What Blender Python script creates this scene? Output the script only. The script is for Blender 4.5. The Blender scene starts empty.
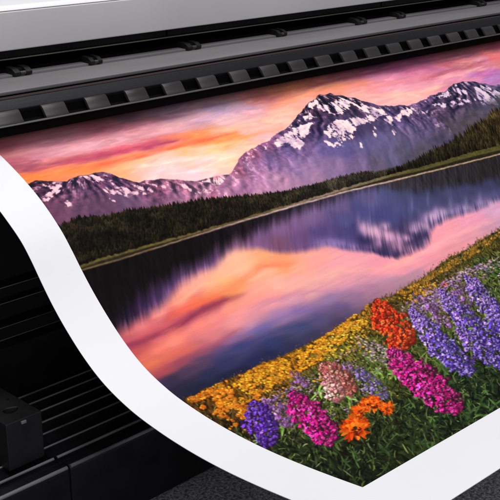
# Close-up of a wide format printer feeding out a printed landscape poster.
import bpy, math
import numpy as np

# ------------------------------------------------------------------ artwork
# The picture printed on the sheet is described in millimetres ON THE SHEET:
# a = distance from the left edge of the print, b = distance up from its lower edge.
PIC = {"samples":{"sky":[[7.8,429.6,165,90,100],[17.1,421.9,195,120,125],[39.6,419.1,205,135,145],[59.9,426.6,165,110,120],[4.5,409.9,165,85,100],[16.3,400.5,180,85,105],
[3.5,391.1,240,125,70],[12.8,389.5,245,130,70],[26.0,391.9,245,122,82],[42.7,399.0,225,115,110],[60.0,397.8,185,85,100],[83.0,400.8,185,82,98],[64.3,411.2,228,155,165],
[49.3,411.4,220,145,160],[28.9,410.6,205,125,145],[62.0,386.2,250,150,85],[38.2,388.1,248,140,85],[81.5,384.3,250,154,106],[86.3,376.3,252,179,127],[109.5,400.1,205,88,102],
[135.2,397.0,215,95,112],[158.0,396.3,232,115,95],[180.5,394.4,246,130,82],[196.5,391.4,248,140,80],[209.9,392.3,250,159,117],[79.8,410.9,225,160,170],
[114.7,414.1,215,150,160],[149.5,414.9,225,150,158],[109.3,429.0,165,90,105],[127.0,430.2,175,105,118],[143.9,437.2,130,95,110],[159.4,427.3,195,130,145],
[176.6,411.7,225,165,170],[210.8,415.4,215,160,175],[186.9,431.4,160,130,150],[117.3,373.9,253,190,170],[112.4,382.0,253,188,143],[105.0,387.0,250,154,106],
[142.0,376.3,255,207,195],[132.0,363.4,255,211,210],[155.3,363.4,255,205,187],[173.8,371.6,255,199,170],[163.7,381.3,254,183,122],[193.6,373.1,255,197,148],
[190.7,354.2,255,208,182],[171.3,353.1,255,208,193],[158.2,351.7,255,209,215],[151.5,373.6,255,205,195],[149.8,356.2,255,213,221],[172.7,362.6,255,207,199],
[121.1,363.9,255,204,204],[246.8,426.7,180,150,180],[241.9,406.4,232,180,185],[272.4,425.0,200,160,180],[269.7,407.3,238,172,180],[293.2,424.8,215,140,140],
[308.5,430.3,190,110,110],[336.2,428.6,215,130,105],[365.8,430.7,232,145,105],[251.2,387.2,252,183,170],[224.4,371.9,255,190,158],[211.7,379.6,253,159,90],
[228.5,384.0,252,154,95],[224.9,364.8,255,197,170],[251.1,375.0,255,183,182],[273.3,381.3,255,183,164],[299.3,393.9,255,183,164],[324.5,404.8,252,174,154],
[354.1,411.8,250,166,148],[329.2,394.5,255,183,159],[200.1,358.1,255,208,170],[169.0,341.9,254,204,204],[402.6,435.5,215,125,115],[388.7,422.4,250,150,127],
[419.2,420.5,248,150,120],[435.6,435.5,185,105,120],[450.8,418.5,240,140,125],[431.4,401.1,252,169,159],[466.9,402.0,248,150,159],[450.0,387.0,252,179,175],
[486.1,387.5,255,188,175],[495.4,379.8,255,185,175],[527.6,383.3,253,174,175],[461.2,435.5,190,110,130],[495.5,426.7,215,130,160],[502.9,440.8,160,90,120],
[534.3,428.2,190,100,140],[495.6,411.3,240,150,165],[524.1,404.1,225,135,165],[498.4,398.1,245,159,175],[531.1,394.2,245,159,175],[561.7,403.5,220,125,145],
[565.0,390.2,240,150,175],[619.0,416.7,195,105,118],[589.7,409.9,205,115,150],[575.8,422.6,185,100,140],[610.4,394.1,238,150,172],[594.1,402.2,248,164,175],
[645.4,412.7,215,130,130],[682.6,416.0,228,150,170],[678.8,429.4,180,110,130],[713.6,418.8,238,122,122],[740.9,433.2,205,110,125],[664.2,386.1,190,112,172],
[653.9,394.8,205,110,142],[662.4,376.4,200,130,190],[632.7,386.9,225,140,175],[704.4,399.1,225,130,140],[443.2,442.5,195,115,120]],"lake":[[-1.2,240.5,190,95,95],
[3.1,236.9,190,85,95],[13.2,241.8,215,110,110],[25.1,240.4,235,130,128],[43.2,244.6,245,150,135],[61.8,249.0,250,147,128],[82.2,255.1,252,152,143],[97.0,260.3,252,161,153],
[103.1,253.3,255,175,133],[126.2,261.4,254,179,153],[143.7,261.1,255,189,153],[120.0,253.0,255,179,122],[126.1,245.8,254,166,107],[100.2,241.9,252,130,78],
[117.6,242.3,252,150,90],[77.8,241.5,245,110,78],[60.9,240.4,235,105,95],[49.1,238.6,190,80,90],[29.0,238.9,215,100,105],[2.6,229.3,150,58,82],[13.8,228.8,165,68,85],
[28.6,230.1,170,70,90],[96.4,237.0,165,72,92],[84.5,236.0,150,62,90],[65.6,232.5,165,70,92],[51.4,230.5,185,80,95],[30.0,226.5,225,110,108],[69.3,223.6,242,128,120],
[39.8,219.4,248,132,108],[86.4,224.6,238,130,130],[106.1,228.0,248,150,130],[8.0,217.0,222,105,88],[5.3,207.3,225,118,82],[22.1,216.2,235,112,95],[4.6,221.5,185,80,75],
[40.7,207.9,215,98,98],[24.2,206.3,215,100,92],[12.3,198.0,195,80,85],[28.5,199.5,160,72,88],[74.4,210.3,225,125,130],[56.9,208.6,205,105,115],[113.4,223.1,253,152,143],
[100.2,214.5,238,145,145],[145.9,233.6,254,164,143],[133.9,226.6,252,156,148],[172.3,235.7,255,173,153],[167.3,257.0,254,166,112],[189.1,248.1,252,152,102],
[201.4,239.6,254,170,143],[148.8,252.1,255,184,148],[168.4,245.9,255,175,143],[194.2,231.6,252,164,155],[110.2,206.6,205,140,158],[83.6,199.8,150,100,140],
[66.4,195.3,110,80,125],[44.1,193.9,95,68,102],[24.5,189.0,85,62,92],[7.5,184.3,60,50,80],[7.6,177.6,45,42,68],[147.5,221.5,246,152,158],[165.6,214.5,220,150,160],
[192.9,216.3,230,160,158],[221.3,218.2,228,155,160],[232.2,229.3,245,161,168],[246.1,215.4,225,150,162],[258.6,227.7,248,161,168],[226.9,238.3,253,166,153],
[165.2,201.4,145,112,162],[143.6,204.5,170,125,165],[113.8,198.3,105,98,155],[82.7,189.5,68,72,128],[59.9,182.6,55,60,110],[38.7,176.7,48,52,92],[16.6,169.1,38,42,70],
[27.0,169.6,38,42,72],[107.4,180.2,58,65,118],[82.3,172.2,42,50,95],[144.9,182.1,80,82,130],[121.8,171.7,55,58,98],[147.1,172.8,70,65,100],[201.3,199.0,155,120,160],
[171.3,183.4,98,88,135],[198.7,184.8,110,88,130],[218.8,190.6,160,118,152],[248.4,192.2,180,128,155],[255.6,204.5,212,145,160],[184.7,172.6,88,72,105],
[281.8,208.4,242,149,165],[301.9,199.9,245,152,163],[268.4,190.8,195,138,160],[335.4,201.7,242,147,163],[384.0,214.3,252,158,168],[421.3,216.4,248,158,173],
[460.5,218.7,240,155,182],[492.0,220.9,222,165,195],[338.7,191.7,225,145,155],[381.5,199.0,230,148,155],[421.9,203.2,225,150,160],[284.8,186.1,190,140,160],
[309.8,187.8,195,140,160],[458.9,206.1,205,145,165],[61.0,167.1,35,40,75],[47.6,169.6,36,40,72],[100.5,173.5,42,46,85],[479.6,208.8,205,150,175],[275.1,237.2,240,156,168],
[322.4,204.0,248,156,163],[362.1,210.1,250,158,168],[400.1,220.6,252,161,173],[438.2,222.9,246,158,178]],"reflect":[[7.3,253.4,36,24,46],[1.0,255.6,28,20,32],
[16.7,252.9,42,28,58],[35.6,255.9,56,36,74],[51.9,257.2,66,44,84],[66.5,260.2,86,60,108],[55.0,254.3,100,72,124],[83.5,264.6,96,68,116],[103.9,270.2,118,85,140],
[121.5,270.9,110,78,132],[138.3,278.2,125,88,135],[169.5,279.6,130,90,135],[156.2,278.2,150,105,145],[184.9,283.7,125,92,140],[209.0,281.5,135,100,148],
[197.5,266.4,135,90,125],[235.2,280.9,130,98,145],[252.9,286.1,125,98,145],[222.4,264.7,112,80,130],[248.2,262.9,95,78,138],[294.5,284.5,112,98,145],[288.9,268.8,90,85,142],
[337.8,281.8,98,92,140],[313.6,271.5,80,80,138],[373.2,276.5,78,82,128],[251.5,250.4,110,90,150],[272.5,250.0,80,72,130],[292.5,256.0,70,65,120],[298.5,238.5,45,42,85],
[308.8,226.2,52,45,85],[327.5,229.2,75,58,98],[346.1,224.4,60,48,90],[362.5,224.5,50,45,85],[387.0,234.6,60,55,100],[342.2,260.2,70,72,128],[370.7,264.9,76,80,128],
[397.3,257.8,78,82,128],[405.7,249.1,75,78,125],[449.3,257.2,72,74,112],[445.4,271.2,58,62,90],[384.4,279.9,75,80,115],[414.8,276.2,60,64,92],[483.9,254.9,70,72,112],
[497.5,267.8,48,50,72],[520.0,252.5,62,64,100],[535.6,266.8,42,44,60],[522.6,237.6,85,80,125],[448.8,239.7,90,85,135],[486.8,240.3,95,88,135],[541.7,254.1,55,56,80],
[269.6,238.9,75,68,120]],"mount_left":[[-0.6,377.4,80,42,72],[6.4,369.3,95,52,88],[12.4,356.5,110,62,95],[41.2,370.8,92,58,98],[63.0,372.9,88,52,92],[77.5,363.9,95,58,102],
[90.0,351.3,115,68,110],[48.5,351.7,95,60,95],[74.7,344.5,105,72,110],[108.4,346.4,150,82,125],[130.7,346.1,158,92,135],[119.3,338.0,130,85,125],[148.3,338.2,172,110,150],
[157.0,333.8,160,105,145],[24.6,353.0,100,62,98]],"mount_far":[[153.9,345.8,200,120,155],[170.4,343.9,205,125,158],[182.2,343.2,205,130,165],[159.7,337.5,215,160,190]],
"mount_main":[[160.8,330.7,190,100,145],[197.2,346.5,165,88,128],[228.5,361.2,150,78,122],[260.2,366.8,150,88,145],[191.6,330.7,180,115,170],[218.7,341.2,165,105,165],
[171.2,328.1,185,120,170],[243.5,347.3,130,95,160],[275.3,352.3,110,85,150],[307.7,372.4,72,50,98],[345.3,395.5,64,44,78],[381.7,408.2,58,42,70],[337.6,372.5,70,52,98],
[323.5,341.0,100,85,155],[270.0,329.0,150,115,175],[236.2,320.2,185,130,175],[210.3,320.9,188,128,175],[278.6,321.4,160,118,170],[307.0,320.7,140,110,165],
[402.4,389.7,62,46,78],[369.5,357.4,62,48,92],[342.5,336.6,92,82,150],[401.7,357.3,66,54,100],[373.5,336.1,95,88,150],[405.8,335.6,100,92,150],[399.4,318.3,100,92,140],
[349.9,317.0,120,98,150],[379.6,314.1,95,85,120],[418.0,320.4,88,85,118],[449.5,354.1,90,70,130],[452.1,339.1,95,82,130],[253.7,316.1,175,125,170],[323.6,322.8,135,105,160],
[284.0,309.2,160,120,160],[465.6,369.3,95,70,120]],"mount_right":[[463.1,358.7,110,82,145],[494.6,362.8,95,68,125],[459.5,337.6,95,85,130],[422.4,325.7,92,86,115],
[404.0,313.7,80,75,85],[521.6,370.2,90,66,120],[560.6,370.3,68,52,92],[597.8,367.6,72,58,100],[631.5,360.6,95,78,130],[515.5,347.4,85,65,100],[540.9,334.9,82,68,98],
[580.4,334.3,78,70,105],[482.0,332.9,85,75,98],[515.6,328.8,88,72,90],[454.8,322.8,78,74,80],[431.0,315.3,72,68,70],[492.5,324.2,75,68,72],[563.6,337.6,90,72,105],
[636.1,346.4,85,75,115],[652.3,359.9,120,100,150],[567.7,350.5,65,55,90]],"meadow":[[6.4,161.1,110,65,20],[21.3,158.1,140,85,20],[45.5,156.8,150,95,20],
[70.7,155.3,165,105,20],[103.3,154.6,165,105,22],[142.6,157.9,160,105,25],[188.5,164.7,150,100,25],[236.4,176.3,110,75,25],[261.2,173.3,95,75,25],[292.7,174.6,85,70,28],
[333.2,181.6,85,72,28],[368.2,183.1,95,80,32],[416.9,186.8,95,82,32],[459.1,193.1,90,80,30],[7.0,148.1,95,58,22],[7.3,128.1,80,55,25],[1.2,107.2,62,50,26],
[28.5,144.7,150,95,28],[50.6,135.9,140,95,35],[77.8,141.3,150,98,35],[20.0,78.3,52,62,30],[5.2,78.3,38,42,24],[16.2,57.1,40,52,27],[10.7,35.2,32,42,22],
[6.6,11.3,20,25,15],[35.0,13.8,30,38,19],[59.8,16.4,42,54,25],[79.6,14.6,42,56,27],[102.0,9.9,34,50,26],[132.2,9.8,36,54,29],[164.2,9.6,36,56,30],[44.2,37.6,36,42,20],
[90.9,89.0,70,84,32],[123.7,101.5,78,90,36],[125.0,122.2,82,92,34],[140.9,145.8,125,110,36],[162.8,143.3,120,112,38],[165.4,119.8,85,98,42],[187.6,111.9,75,88,38],
[171.5,62.2,48,62,30],[185.3,44.5,36,54,28],[221.5,45.4,40,56,28],[224.4,89.1,62,80,34],[253.9,151.0,110,98,60],[292.8,157.7,110,95,60],[346.9,168.0,120,100,60],
[387.0,166.5,90,100,50],[390.7,151.8,60,95,38],[336.0,111.9,60,80,45],[67.5,111.9,70,78,30],[95.5,116.9,85,85,35],[38.2,119.0,62,55,40],[169.5,34.2,36,50,30],
[114.2,35.2,34,46,22]]},"lines":{"shore":[[-74.4,303.4],[-35.8,303.5],[1.7,298.2],[36.2,297.2],[67.0,297.3],[121.8,297.2],[181.6,297.0],[246.4,295.9],[317.2,294.3],
[393.5,290.4],[478.2,286.7],[572.3,282.5]],"shoretop":[[-33.9,307.2],[2.3,302.8],[20.0,303.6],[70.1,302.5],[124.2,300.9],[183.7,300.1],[249.0,299.6],[321.3,299.5],
[387.3,299.0],[433.0,296.7],[486.9,296.2],[534.1,295.3],[582.9,293.2]],"forest":[[-26.7,337.6],[3.2,341.6],[18.8,343.8],[32.9,342.9],[45.3,338.9],[61.1,339.7],
[80.4,337.1],[100.2,334.5],[121.0,332.2],[142.5,329.9],[155.6,328.3],[180.9,324.2],[209.7,320.0],[240.1,316.1],[260.4,315.7],[288.1,314.9],[317.6,314.9],
[346.8,313.1],[382.7,307.6],[401.3,306.0],[439.1,303.9]],"forest_right":[[384.1,299.1],[396.6,302.3],[424.2,307.0],[454.8,312.2],[485.8,316.6],[517.6,320.5],
[553.9,328.1],[591.6,335.0],[634.6,345.1]],"m_left":[[-13.7,381.5],[-0.1,384.6],[9.2,386.7],[18.0,382.7],[32.9,377.5],[39.5,379.9],[47.1,380.8],[55.8,378.9],
[62.8,380.0],[68.3,379.0],[74.9,375.1],[80.3,367.9],[83.1,365.9],[93.7,358.2],[101.9,358.9],[108.3,357.2],[117.5,356.7],[126.9,353.4],[140.7,348.6],[148.8,345.4],
[159.7,340.9],[179.0,330.5]],"m_far":[[141.1,344.5],[149.2,345.8],[163.0,345.3],[171.5,345.3],[186.1,343.4],[199.5,341.2]],"m_main":[[137.9,322.9],[153.8,329.2],
[163.1,332.2],[174.0,337.2],[183.5,341.7],[193.3,346.3],[206.0,352.8],[215.2,359.4],[223.1,362.6],[233.9,364.5],[242.9,365.7],[252.5,367.4],[262.2,369.1],
[274.3,374.9],[290.8,377.4],[302.0,381.6],[316.6,389.2],[329.2,394.5],[345.1,402.9],[351.1,405.7],[361.0,408.0],[370.7,411.9],[380.8,416.4],[386.6,412.8],
[397.4,413.9],[399.6,408.4],[406.7,407.5],[412.5,402.1],[420.6,398.9],[424.3,391.5],[432.5,386.7],[439.5,380.6],[453.9,376.3],[468.5,372.0],[487.2,367.7],
[496.5,356.0]],"m_right":[[427.9,366.6],[455.8,373.2],[470.9,374.1],[479.3,370.3],[488.8,370.7],[498.4,371.1],[509.7,372.9],[519.6,373.3],[528.2,375.8],
[539.8,375.9],[549.4,377.4],[558.0,376.4],[571.4,380.9],[585.8,384.4],[598.3,384.5],[606.7,384.6],[612.2,382.4],[624.6,380.6],[629.0,375.8],[639.1,373.6],
[643.0,369.9],[661.3,367.0]],"refl_dark":[[-48.8,248.9],[-22.3,248.2],[-10.5,252.2],[5.0,254.2],[23.4,260.1],[47.6,266.3],[71.3,270.4],[95.3,273.8],[113.2,275.4],
[133.4,279.6],[152.4,281.3],[172.0,283.1],[200.0,287.0],[242.0,290.0],[285.2,291.3],[329.6,290.7],[366.6,287.7],[385.3,280.9],[405.0,274.8],[427.0,270.6],
[458.9,266.6],[500.6,261.6],[546.7,258.5]],"refl_cloud":[[-27.0,240.8],[-5.3,242.9],[1.8,245.0],[12.2,246.0],[22.1,246.3],[36.6,249.9],[45.3,250.7],[58.7,255.0],
[68.2,259.7],[76.8,262.8],[90.8,267.3],[99.5,268.6],[108.9,267.7],[119.7,268.4],[131.8,274.0],[143.2,276.8],[157.4,274.8],[166.5,272.1],[176.1,268.3],[185.0,263.5],
[197.1,257.8],[210.4,254.8],[228.7,252.7],[246.0,252.1],[255.4,246.9],[267.3,239.6],[277.5,235.2],[292.2,229.1],[300.3,221.1],[311.3,214.4],[325.6,213.3],
[341.5,213.3],[356.6,215.2],[372.1,221.3],[383.8,228.7],[398.3,232.5],[419.5,234.4],[441.6,233.4],[468.3,232.6],[497.3,232.9],[517.2,233.1]],"bank":[[-26.6,157.9],
[5.1,165.0],[12.4,164.5],[23.6,165.9],[34.1,166.3],[46.8,165.5],[64.2,164.9],[84.1,166.3],[107.7,163.9],[132.3,164.9],[158.0,166.0],[181.0,169.4],[198.8,171.2],
[220.5,174.6],[239.0,178.4],[257.0,175.7],[282.4,178.3],[305.9,178.8],[337.7,184.9],[369.4,190.1],[396.0,190.8],[418.1,194.0],[445.9,196.9],[471.8,199.2]]},"snow":{"left":[[[1.4,367.4],
[9.8,371.8],[15.8,373.6],[26.5,375.2],[20.2,368.7],[10.1,364.8],[1.8,360.6]],[[8.2,379.5],[17.5,379.1],[27.4,373.7],[18.2,372.8]],[[10.8,357.0],[20.2,359.7],
[20.5,354.2],[13.1,353.1]],[[52.8,375.9],[60.9,377.3],[63.5,367.9],[57.7,368.3]],[[57.3,360.3],[66.4,360.0],[70.8,354.3],[75.4,348.6],[64.5,352.7]],[[53.1,352.5],
[62.3,347.8],[60.5,345.1],[53.0,349.3]],[[69.6,366.1],[74.7,360.0],[88.7,349.4],[91.6,344.2],[79.5,348.6],[70.3,356.6]],[[50.8,380.4],[57.4,379.7],[59.6,373.9],
[52.8,375.9]],[[90.1,354.6],[99.8,349.8],[111.1,342.3],[97.8,347.0]],[[117.3,354.2],[120.5,347.6],[128.0,342.3],[119.7,343.4]],[[129.5,347.5],[139.8,342.6],
[147.6,337.2],[135.8,340.3]],[[103.8,355.5],[109.2,350.6],[117.9,347.2],[107.8,348.7]],[[78.9,365.9],[88.1,356.3],[100.4,350.7],[86.1,353.5]],[[131.5,339.2],
[147.0,336.3],[159.0,333.3],[144.4,332.7]]],"far":[[[148.0,342.7],[161.9,343.7],[176.9,341.1],[180.3,339.1],[164.8,336.2],[155.0,334.3],[149.0,339.1]]],
"main":[[[262.5,364.8],[277.8,371.0],[290.3,373.8],[304.2,376.3],[317.2,379.3],[331.7,378.8],[314.9,367.6],[296.8,360.5],[284.2,352.8],[280.2,356.4],[277.2,362.6],
[267.4,360.9]],[[326.0,386.8],[341.1,391.4],[346.7,384.8],[335.5,382.7]],[[312.4,377.3],[325.6,378.7],[317.1,373.0]],[[360.8,398.7],[373.6,399.0],[386.7,399.3],
[403.1,402.6],[410.2,397.0],[400.9,388.3],[387.1,381.3],[372.8,379.9],[365.5,385.1],[359.9,391.7]],[[408.6,395.5],[419.6,387.2],[426.9,378.4],[440.3,371.8],
[437.5,366.0],[419.8,365.3],[415.8,374.3],[408.4,382.9]],[[334.3,362.8],[361.2,374.6],[373.8,371.5],[388.0,372.8],[399.8,368.4],[415.7,371.0],[425.3,364.0],
[408.1,360.3],[392.2,361.0],[378.5,356.8],[366.2,354.0],[353.6,347.2],[339.9,342.4],[335.0,348.8],[350.1,353.5],[336.4,355.3]],[[433.6,362.2],[443.2,361.5],
[436.1,351.1],[429.7,341.2],[421.1,337.6],[428.3,348.5],[427.1,357.5]],[[443.3,360.0],[457.2,361.5],[465.6,366.0],[482.8,365.4],[474.4,359.3],[459.0,356.5],
[445.4,353.5]],[[323.3,354.2],[331.2,349.7],[336.4,341.9],[328.8,343.6]],[[298.8,362.8],[299.5,357.1],[286.7,350.9],[288.2,355.8]],[[356.2,346.6],[369.9,354.5],
[368.1,349.3],[352.8,339.4]],[[406.0,354.9],[404.4,348.1],[399.5,339.6],[398.3,345.3]],[[365.9,336.5],[376.2,340.8],[368.0,333.5]],[[351.7,404.8],[367.5,408.2],
[355.9,400.0],[345.5,397.3]],[[245.4,362.3],[256.2,362.3],[245.9,358.2]]],"right":[[[459.9,364.1],[477.0,366.7],[484.3,365.0],[464.7,356.8],[453.6,354.7]],
[[549.9,374.5],[567.5,376.1],[549.4,367.5],[543.2,368.9]],[[576.1,379.8],[590.2,374.8],[594.4,364.8],[579.7,366.2],[573.6,372.9]],[[611.5,372.0],[625.2,372.8],
[631.5,360.6],[648.9,357.1],[631.6,342.5],[609.2,345.3],[603.1,354.6],[585.1,353.3],[602.8,357.9]],[[568.4,363.4],[578.2,358.0],[583.6,352.0],[570.4,354.7]],
[[515.5,364.7],[532.3,362.7],[546.7,354.8],[529.5,356.9]],[[547.8,364.4],[562.2,358.1],[572.2,352.7],[554.5,354.8]],[[484.2,349.6],[502.3,357.9],[508.2,358.2],
[491.5,349.5]],[[462.6,342.5],[478.5,349.3],[468.5,341.3]],[[592.2,348.7],[614.1,345.9],[633.1,343.8],[628.7,339.9],[602.9,343.4]],[[579.5,385.8],[589.3,380.7],
[576.1,379.8]],[[625.0,370.9],[638.5,366.3],[628.0,363.1]],[[537.3,373.7],[551.2,372.4],[533.8,367.5]]]},"blobs":[[304.9,254.8,1.198,-0.342,0.868,0.954,5,6,0.9,235,180,210],
[315.7,246.9,1.201,-0.353,0.908,0.961,8,6,0.9,245,190,210],[326.3,238.7,1.193,-0.367,0.969,0.973,8,5,0.8,240,185,210],[332.0,229.1,1.172,-0.382,1.043,0.987,6,8,0.6,225,165,205],
[375.8,236.7,1.258,-0.383,1.065,1.008,10,5,0.85,235,185,215],[404.6,241.5,1.322,-0.381,1.077,1.021,9,5,0.85,230,185,215],[427.8,240.2,1.352,-0.389,1.124,1.037,9,4,0.7,222,180,215],
[455.7,237.8,1.388,-0.4,1.195,1.058,9,4,0.6,215,175,215],[490.1,235.0,1.43,-0.414,1.286,1.085,9,4,0.6,215,175,210],[257.9,249.7,1.12,-0.336,0.813,0.923,9,4,0.6,190,150,195],
[242.0,255.5,1.105,-0.327,0.778,0.914,7,5,0.5,165,135,185],[304.9,254.8,1.198,-0.342,0.868,0.954,4,5,0.9,225,165,200],[311.8,249.2,1.2,-0.349,0.893,0.958,6,6,1.0,235,180,205],
[320.1,241.8,1.194,-0.361,0.939,0.966,7,5,0.9,230,170,200],[329.1,235.3,1.186,-0.373,1.001,0.98,6,5,0.75,220,160,195],[310.1,234.8,1.156,-0.369,0.972,0.968,7,6,0.8,215,155,195],
[324.4,224.9,1.149,-0.386,1.056,0.987,7,7,0.7,205,145,180],[344.5,230.4,1.195,-0.383,1.058,0.995,7,4,0.8,220,165,200],[366.5,234.2,1.236,-0.384,1.071,1.006,8,4,0.8,215,165,205],
[393.5,240.7,1.301,-0.38,1.064,1.014,8,5,0.75,200,160,205],[415.9,242.3,1.341,-0.383,1.089,1.027,7,5,0.7,205,160,205],[362.6,217.4,1.17,-0.411,1.191,1.027,5,6,0.5,170,130,170],
[337.1,216.4,1.127,-0.407,1.15,1.012,6,5,0.7,215,150,180],[264.3,248.9,1.129,-0.338,0.825,0.927,7,4,0.6,150,120,180],[254.7,254.1,1.122,-0.331,0.798,0.922,6,4,0.5,140,115,175],
[274.4,241.1,1.125,-0.35,0.874,0.937,8,4,0.6,175,135,185],[291.5,234.4,1.128,-0.365,0.944,0.956,8,4,0.55,160,115,165],[317.4,258.5,1.222,-0.341,0.875,0.963,2,8,0.4,150,130,180],
[385.3,261.0,1.332,-0.354,0.963,1.006,2,9,0.45,120,120,165],[413.2,260.0,1.376,-0.362,1.01,1.024,1.5,9,0.5,135,130,175],[438.4,246.7,1.392,-0.382,1.101,1.039,2,8,0.5,150,135,180],
[463.1,242.7,1.418,-0.394,1.167,1.058,2,7,0.5,160,145,190],[486.8,240.3,1.447,-0.404,1.226,1.075,2,7,0.5,165,145,190],[332.2,249.5,1.231,-0.354,0.922,0.971,5,4,0.8,225,175,205],
[302.9,262.6,1.206,-0.334,0.839,0.953,2,7,0.5,170,130,175],[411.6,244.8,1.343,-0.378,1.068,1.023,3,6,0.6,200,160,200]],"spikes":[[[352.9,159.6],[293.1,79.4],
8.2,"violet",[0.7,-0.596,1.885,1.211]],[[306.4,155.3],[245.1,55.5],9.5,"violet",[0.631,-0.593,1.78,1.172]],[[253.1,149.3],[191.7,48.7],11.5,"violet",[0.585,-0.577,1.62,1.126]],
[[254.2,101.5],[212.5,30.1],8.5,"violet",[0.495,-0.614,1.758,1.126]],[[280.0,155.1],[256.0,110.7],5.5,"lilac",[0.704,-0.557,1.637,1.156]],[[328.9,158.8],
[305.8,123.7],5,"lilac",[0.766,-0.563,1.749,1.188]],[[324.8,121.5],[274.1,64.0],11,"violet",[0.599,-0.618,1.907,1.191]],[[38.1,131.8],[6.8,84.5],15,"purple",[0.506,-0.477,0.987,0.948]],
[[237.2,175.8],[199.8,113.0],16,"red",[0.71,-0.518,1.435,1.105]],[[180.7,115.6],[128.5,18.1],15,"magenta",[0.473,-0.576,1.48,1.056]],[[69.7,121.7],[37.2,55.9],
14.5,"magenta",[0.483,-0.509,1.111,0.973]],[[121.4,137.3],[104.3,93.4],13,"salmon",[0.568,-0.51,1.221,1.026]],[[110.7,124.1],[87.4,92.6],9,"rose",[0.546,-0.51,1.198,1.014]],
[[94.2,145.1],[87.5,123.8],5,"lilac",[0.595,-0.481,1.112,1.005]],[[134.9,113.4],[114.7,70.0],8,"mauve",[0.52,-0.539,1.317,1.037]],[[47.2,129.6],[35.5,92.5],
9,"lilac",[0.522,-0.482,1.031,0.964]],[[138.0,127.9],[127.0,111.9],6,"lilac",[0.589,-0.513,1.267,1.044]]],"patches":[[[[4.8,163.7],[33.3,165.4],[82.1,164.3],
[105.5,161.9],[135.8,162.6],[188.5,170.2],[228.0,177.4],[214.0,161.5],[175.6,154.0],[130.4,142.0],[85.9,138.6],[51.7,134.9],[24.7,130.7],[9.1,140.0],[5.0,151.2]],
"yellow",2600],[[[4.8,163.7],[26.6,163.8],[39.0,153.3],[28.4,136.3],[8.9,126.7],[5.2,146.2]],"orange",420],[[[14.0,155.6],[36.0,147.2],[78.3,131.6],[116.7,125.1],
[72.9,106.9],[25.5,92.7],[3.7,95.5],[0.0,120.6]],"yellow",420],[[[89.2,101.8],[155.7,117.1],[184.2,89.9],[123.9,64.2],[81.2,76.4]],"yellowgreen",40],[[[11.9,132.8],
[39.9,135.7],[54.7,137.9],[30.2,126.1],[4.0,110.0]],"orange",180],[[[137.7,155.8],[183.5,166.0],[215.0,166.8],[189.4,144.0],[143.1,132.1],[128.0,140.0]],
"yellowgreen",240],[[[233.9,177.7],[257.3,173.6],[324.0,180.6],[402.9,189.5],[466.7,195.7],[456.1,188.5],[389.7,180.2],[333.3,175.7],[279.6,170.3],[244.6,171.6]],
"gold",1100],[[[277.6,163.3],[320.5,166.4],[356.5,168.9],[422.6,166.6],[398.9,151.5],[358.1,158.6],[322.1,156.4],[278.3,147.2],[252.3,147.7]],"pale",200],
[[[285.7,172.7],[308.6,171.5],[308.3,144.6],[281.6,130.4],[261.9,140.8],[263.0,155.7]],"lilac",260],[[[179.1,151.5],[186.7,139.7],[179.9,114.0],[161.8,107.0],
[157.5,126.6]],"pale",110],[[[44.7,128.2],[75.4,134.0],[105.9,134.0],[95.5,116.9],[62.7,112.4],[38.9,114.7]],"lilac",150],[[[130.5,121.7],[141.9,116.0],
[124.2,71.8],[105.3,68.2],[109.4,88.1]],"lilac",90],[[[320.5,166.4],[329.7,167.3],[321.4,159.2],[313.1,160.0]],"red",14],[[[270.8,180.9],[303.0,176.6],
[320.5,166.4],[291.2,156.5],[261.5,156.7],[259.4,168.5]],"yellow",120],[[[149.9,143.0],[177.2,132.2],[171.4,121.5],[142.3,124.4]],"yellowgreen",50],[[[84.1,126.8],
[162.8,143.3],[200.9,123.9],[166.0,95.6],[107.9,70.2],[60.1,77.1]],"pale",130],[[[84.1,126.8],[162.8,143.3],[200.9,123.9],[166.0,95.6],[107.9,70.2],[60.1,77.1]],
"lilac",110],[[[-3.5,102.6],[62.1,116.7],[89.2,101.8],[24.5,73.3]],"lilac",60],[[[262.1,162.7],[318.9,165.3],[388.8,167.7],[386.8,149.3],[293.2,136.3],
[252.6,128.9]],"lilac",200],[[[206.0,65.4],[228.3,63.4],[195.2,47.4],[184.6,48.5]],"dimviolet",60],[[[409.0,160.2],[474.2,175.5],[361.8,86.6],[336.0,111.9]],
"pale",120]],"daisies":[[61.9,56.1,17,15,0.428,-0.533,1.186,0.961],[99.5,70.0,11,9,0.463,-0.545,1.285,1.007],[100.6,58.3,9,8,0.442,-0.551,1.307,0.999],
[84.2,70.6,10,6,0.458,-0.538,1.235,0.994],[98.4,73.7,9,6,0.471,-0.541,1.273,1.007]],"sky_ribbons":[[[[-15.2,408.0],[7.8,400.5],[31.3,399.8],[51.7,400.4]],
3.2,[160,78,100],0.75],[[[37.8,397.8],[64.2,396.5],[101.4,396.7],[134.2,395.7],[174.5,394.6]],3.4,[186,70,98],0.9],[[[43.0,388.0],[84.0,387.7],[127.7,387.4],
[175.4,388.3],[206.6,388.5],[237.2,389.4]],2.8,[244,112,76],0.9],[[[-4.6,388.5],[19.1,388.8],[51.3,385.4],[79.2,381.0]],3.0,[252,138,70],0.8],[[[25.7,413.1],
[69.4,411.1],[121.7,408.8],[174.4,409.1],[223.7,408.1]],4.2,[232,164,172],0.75],[[[3.9,430.9],[49.8,426.7],[102.9,427.7],[148.8,428.7],[208.1,426.9]],3.6,[150,82,104],
0.6],[[[11.5,420.8],[55.4,420.2],[107.7,419.5]],2.4,[214,138,146],0.6],[[[196.0,412.8],[245.5,417.8],[293.1,417.2]],4.0,[196,158,190],0.65],[[[194.7,396.6],
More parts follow.
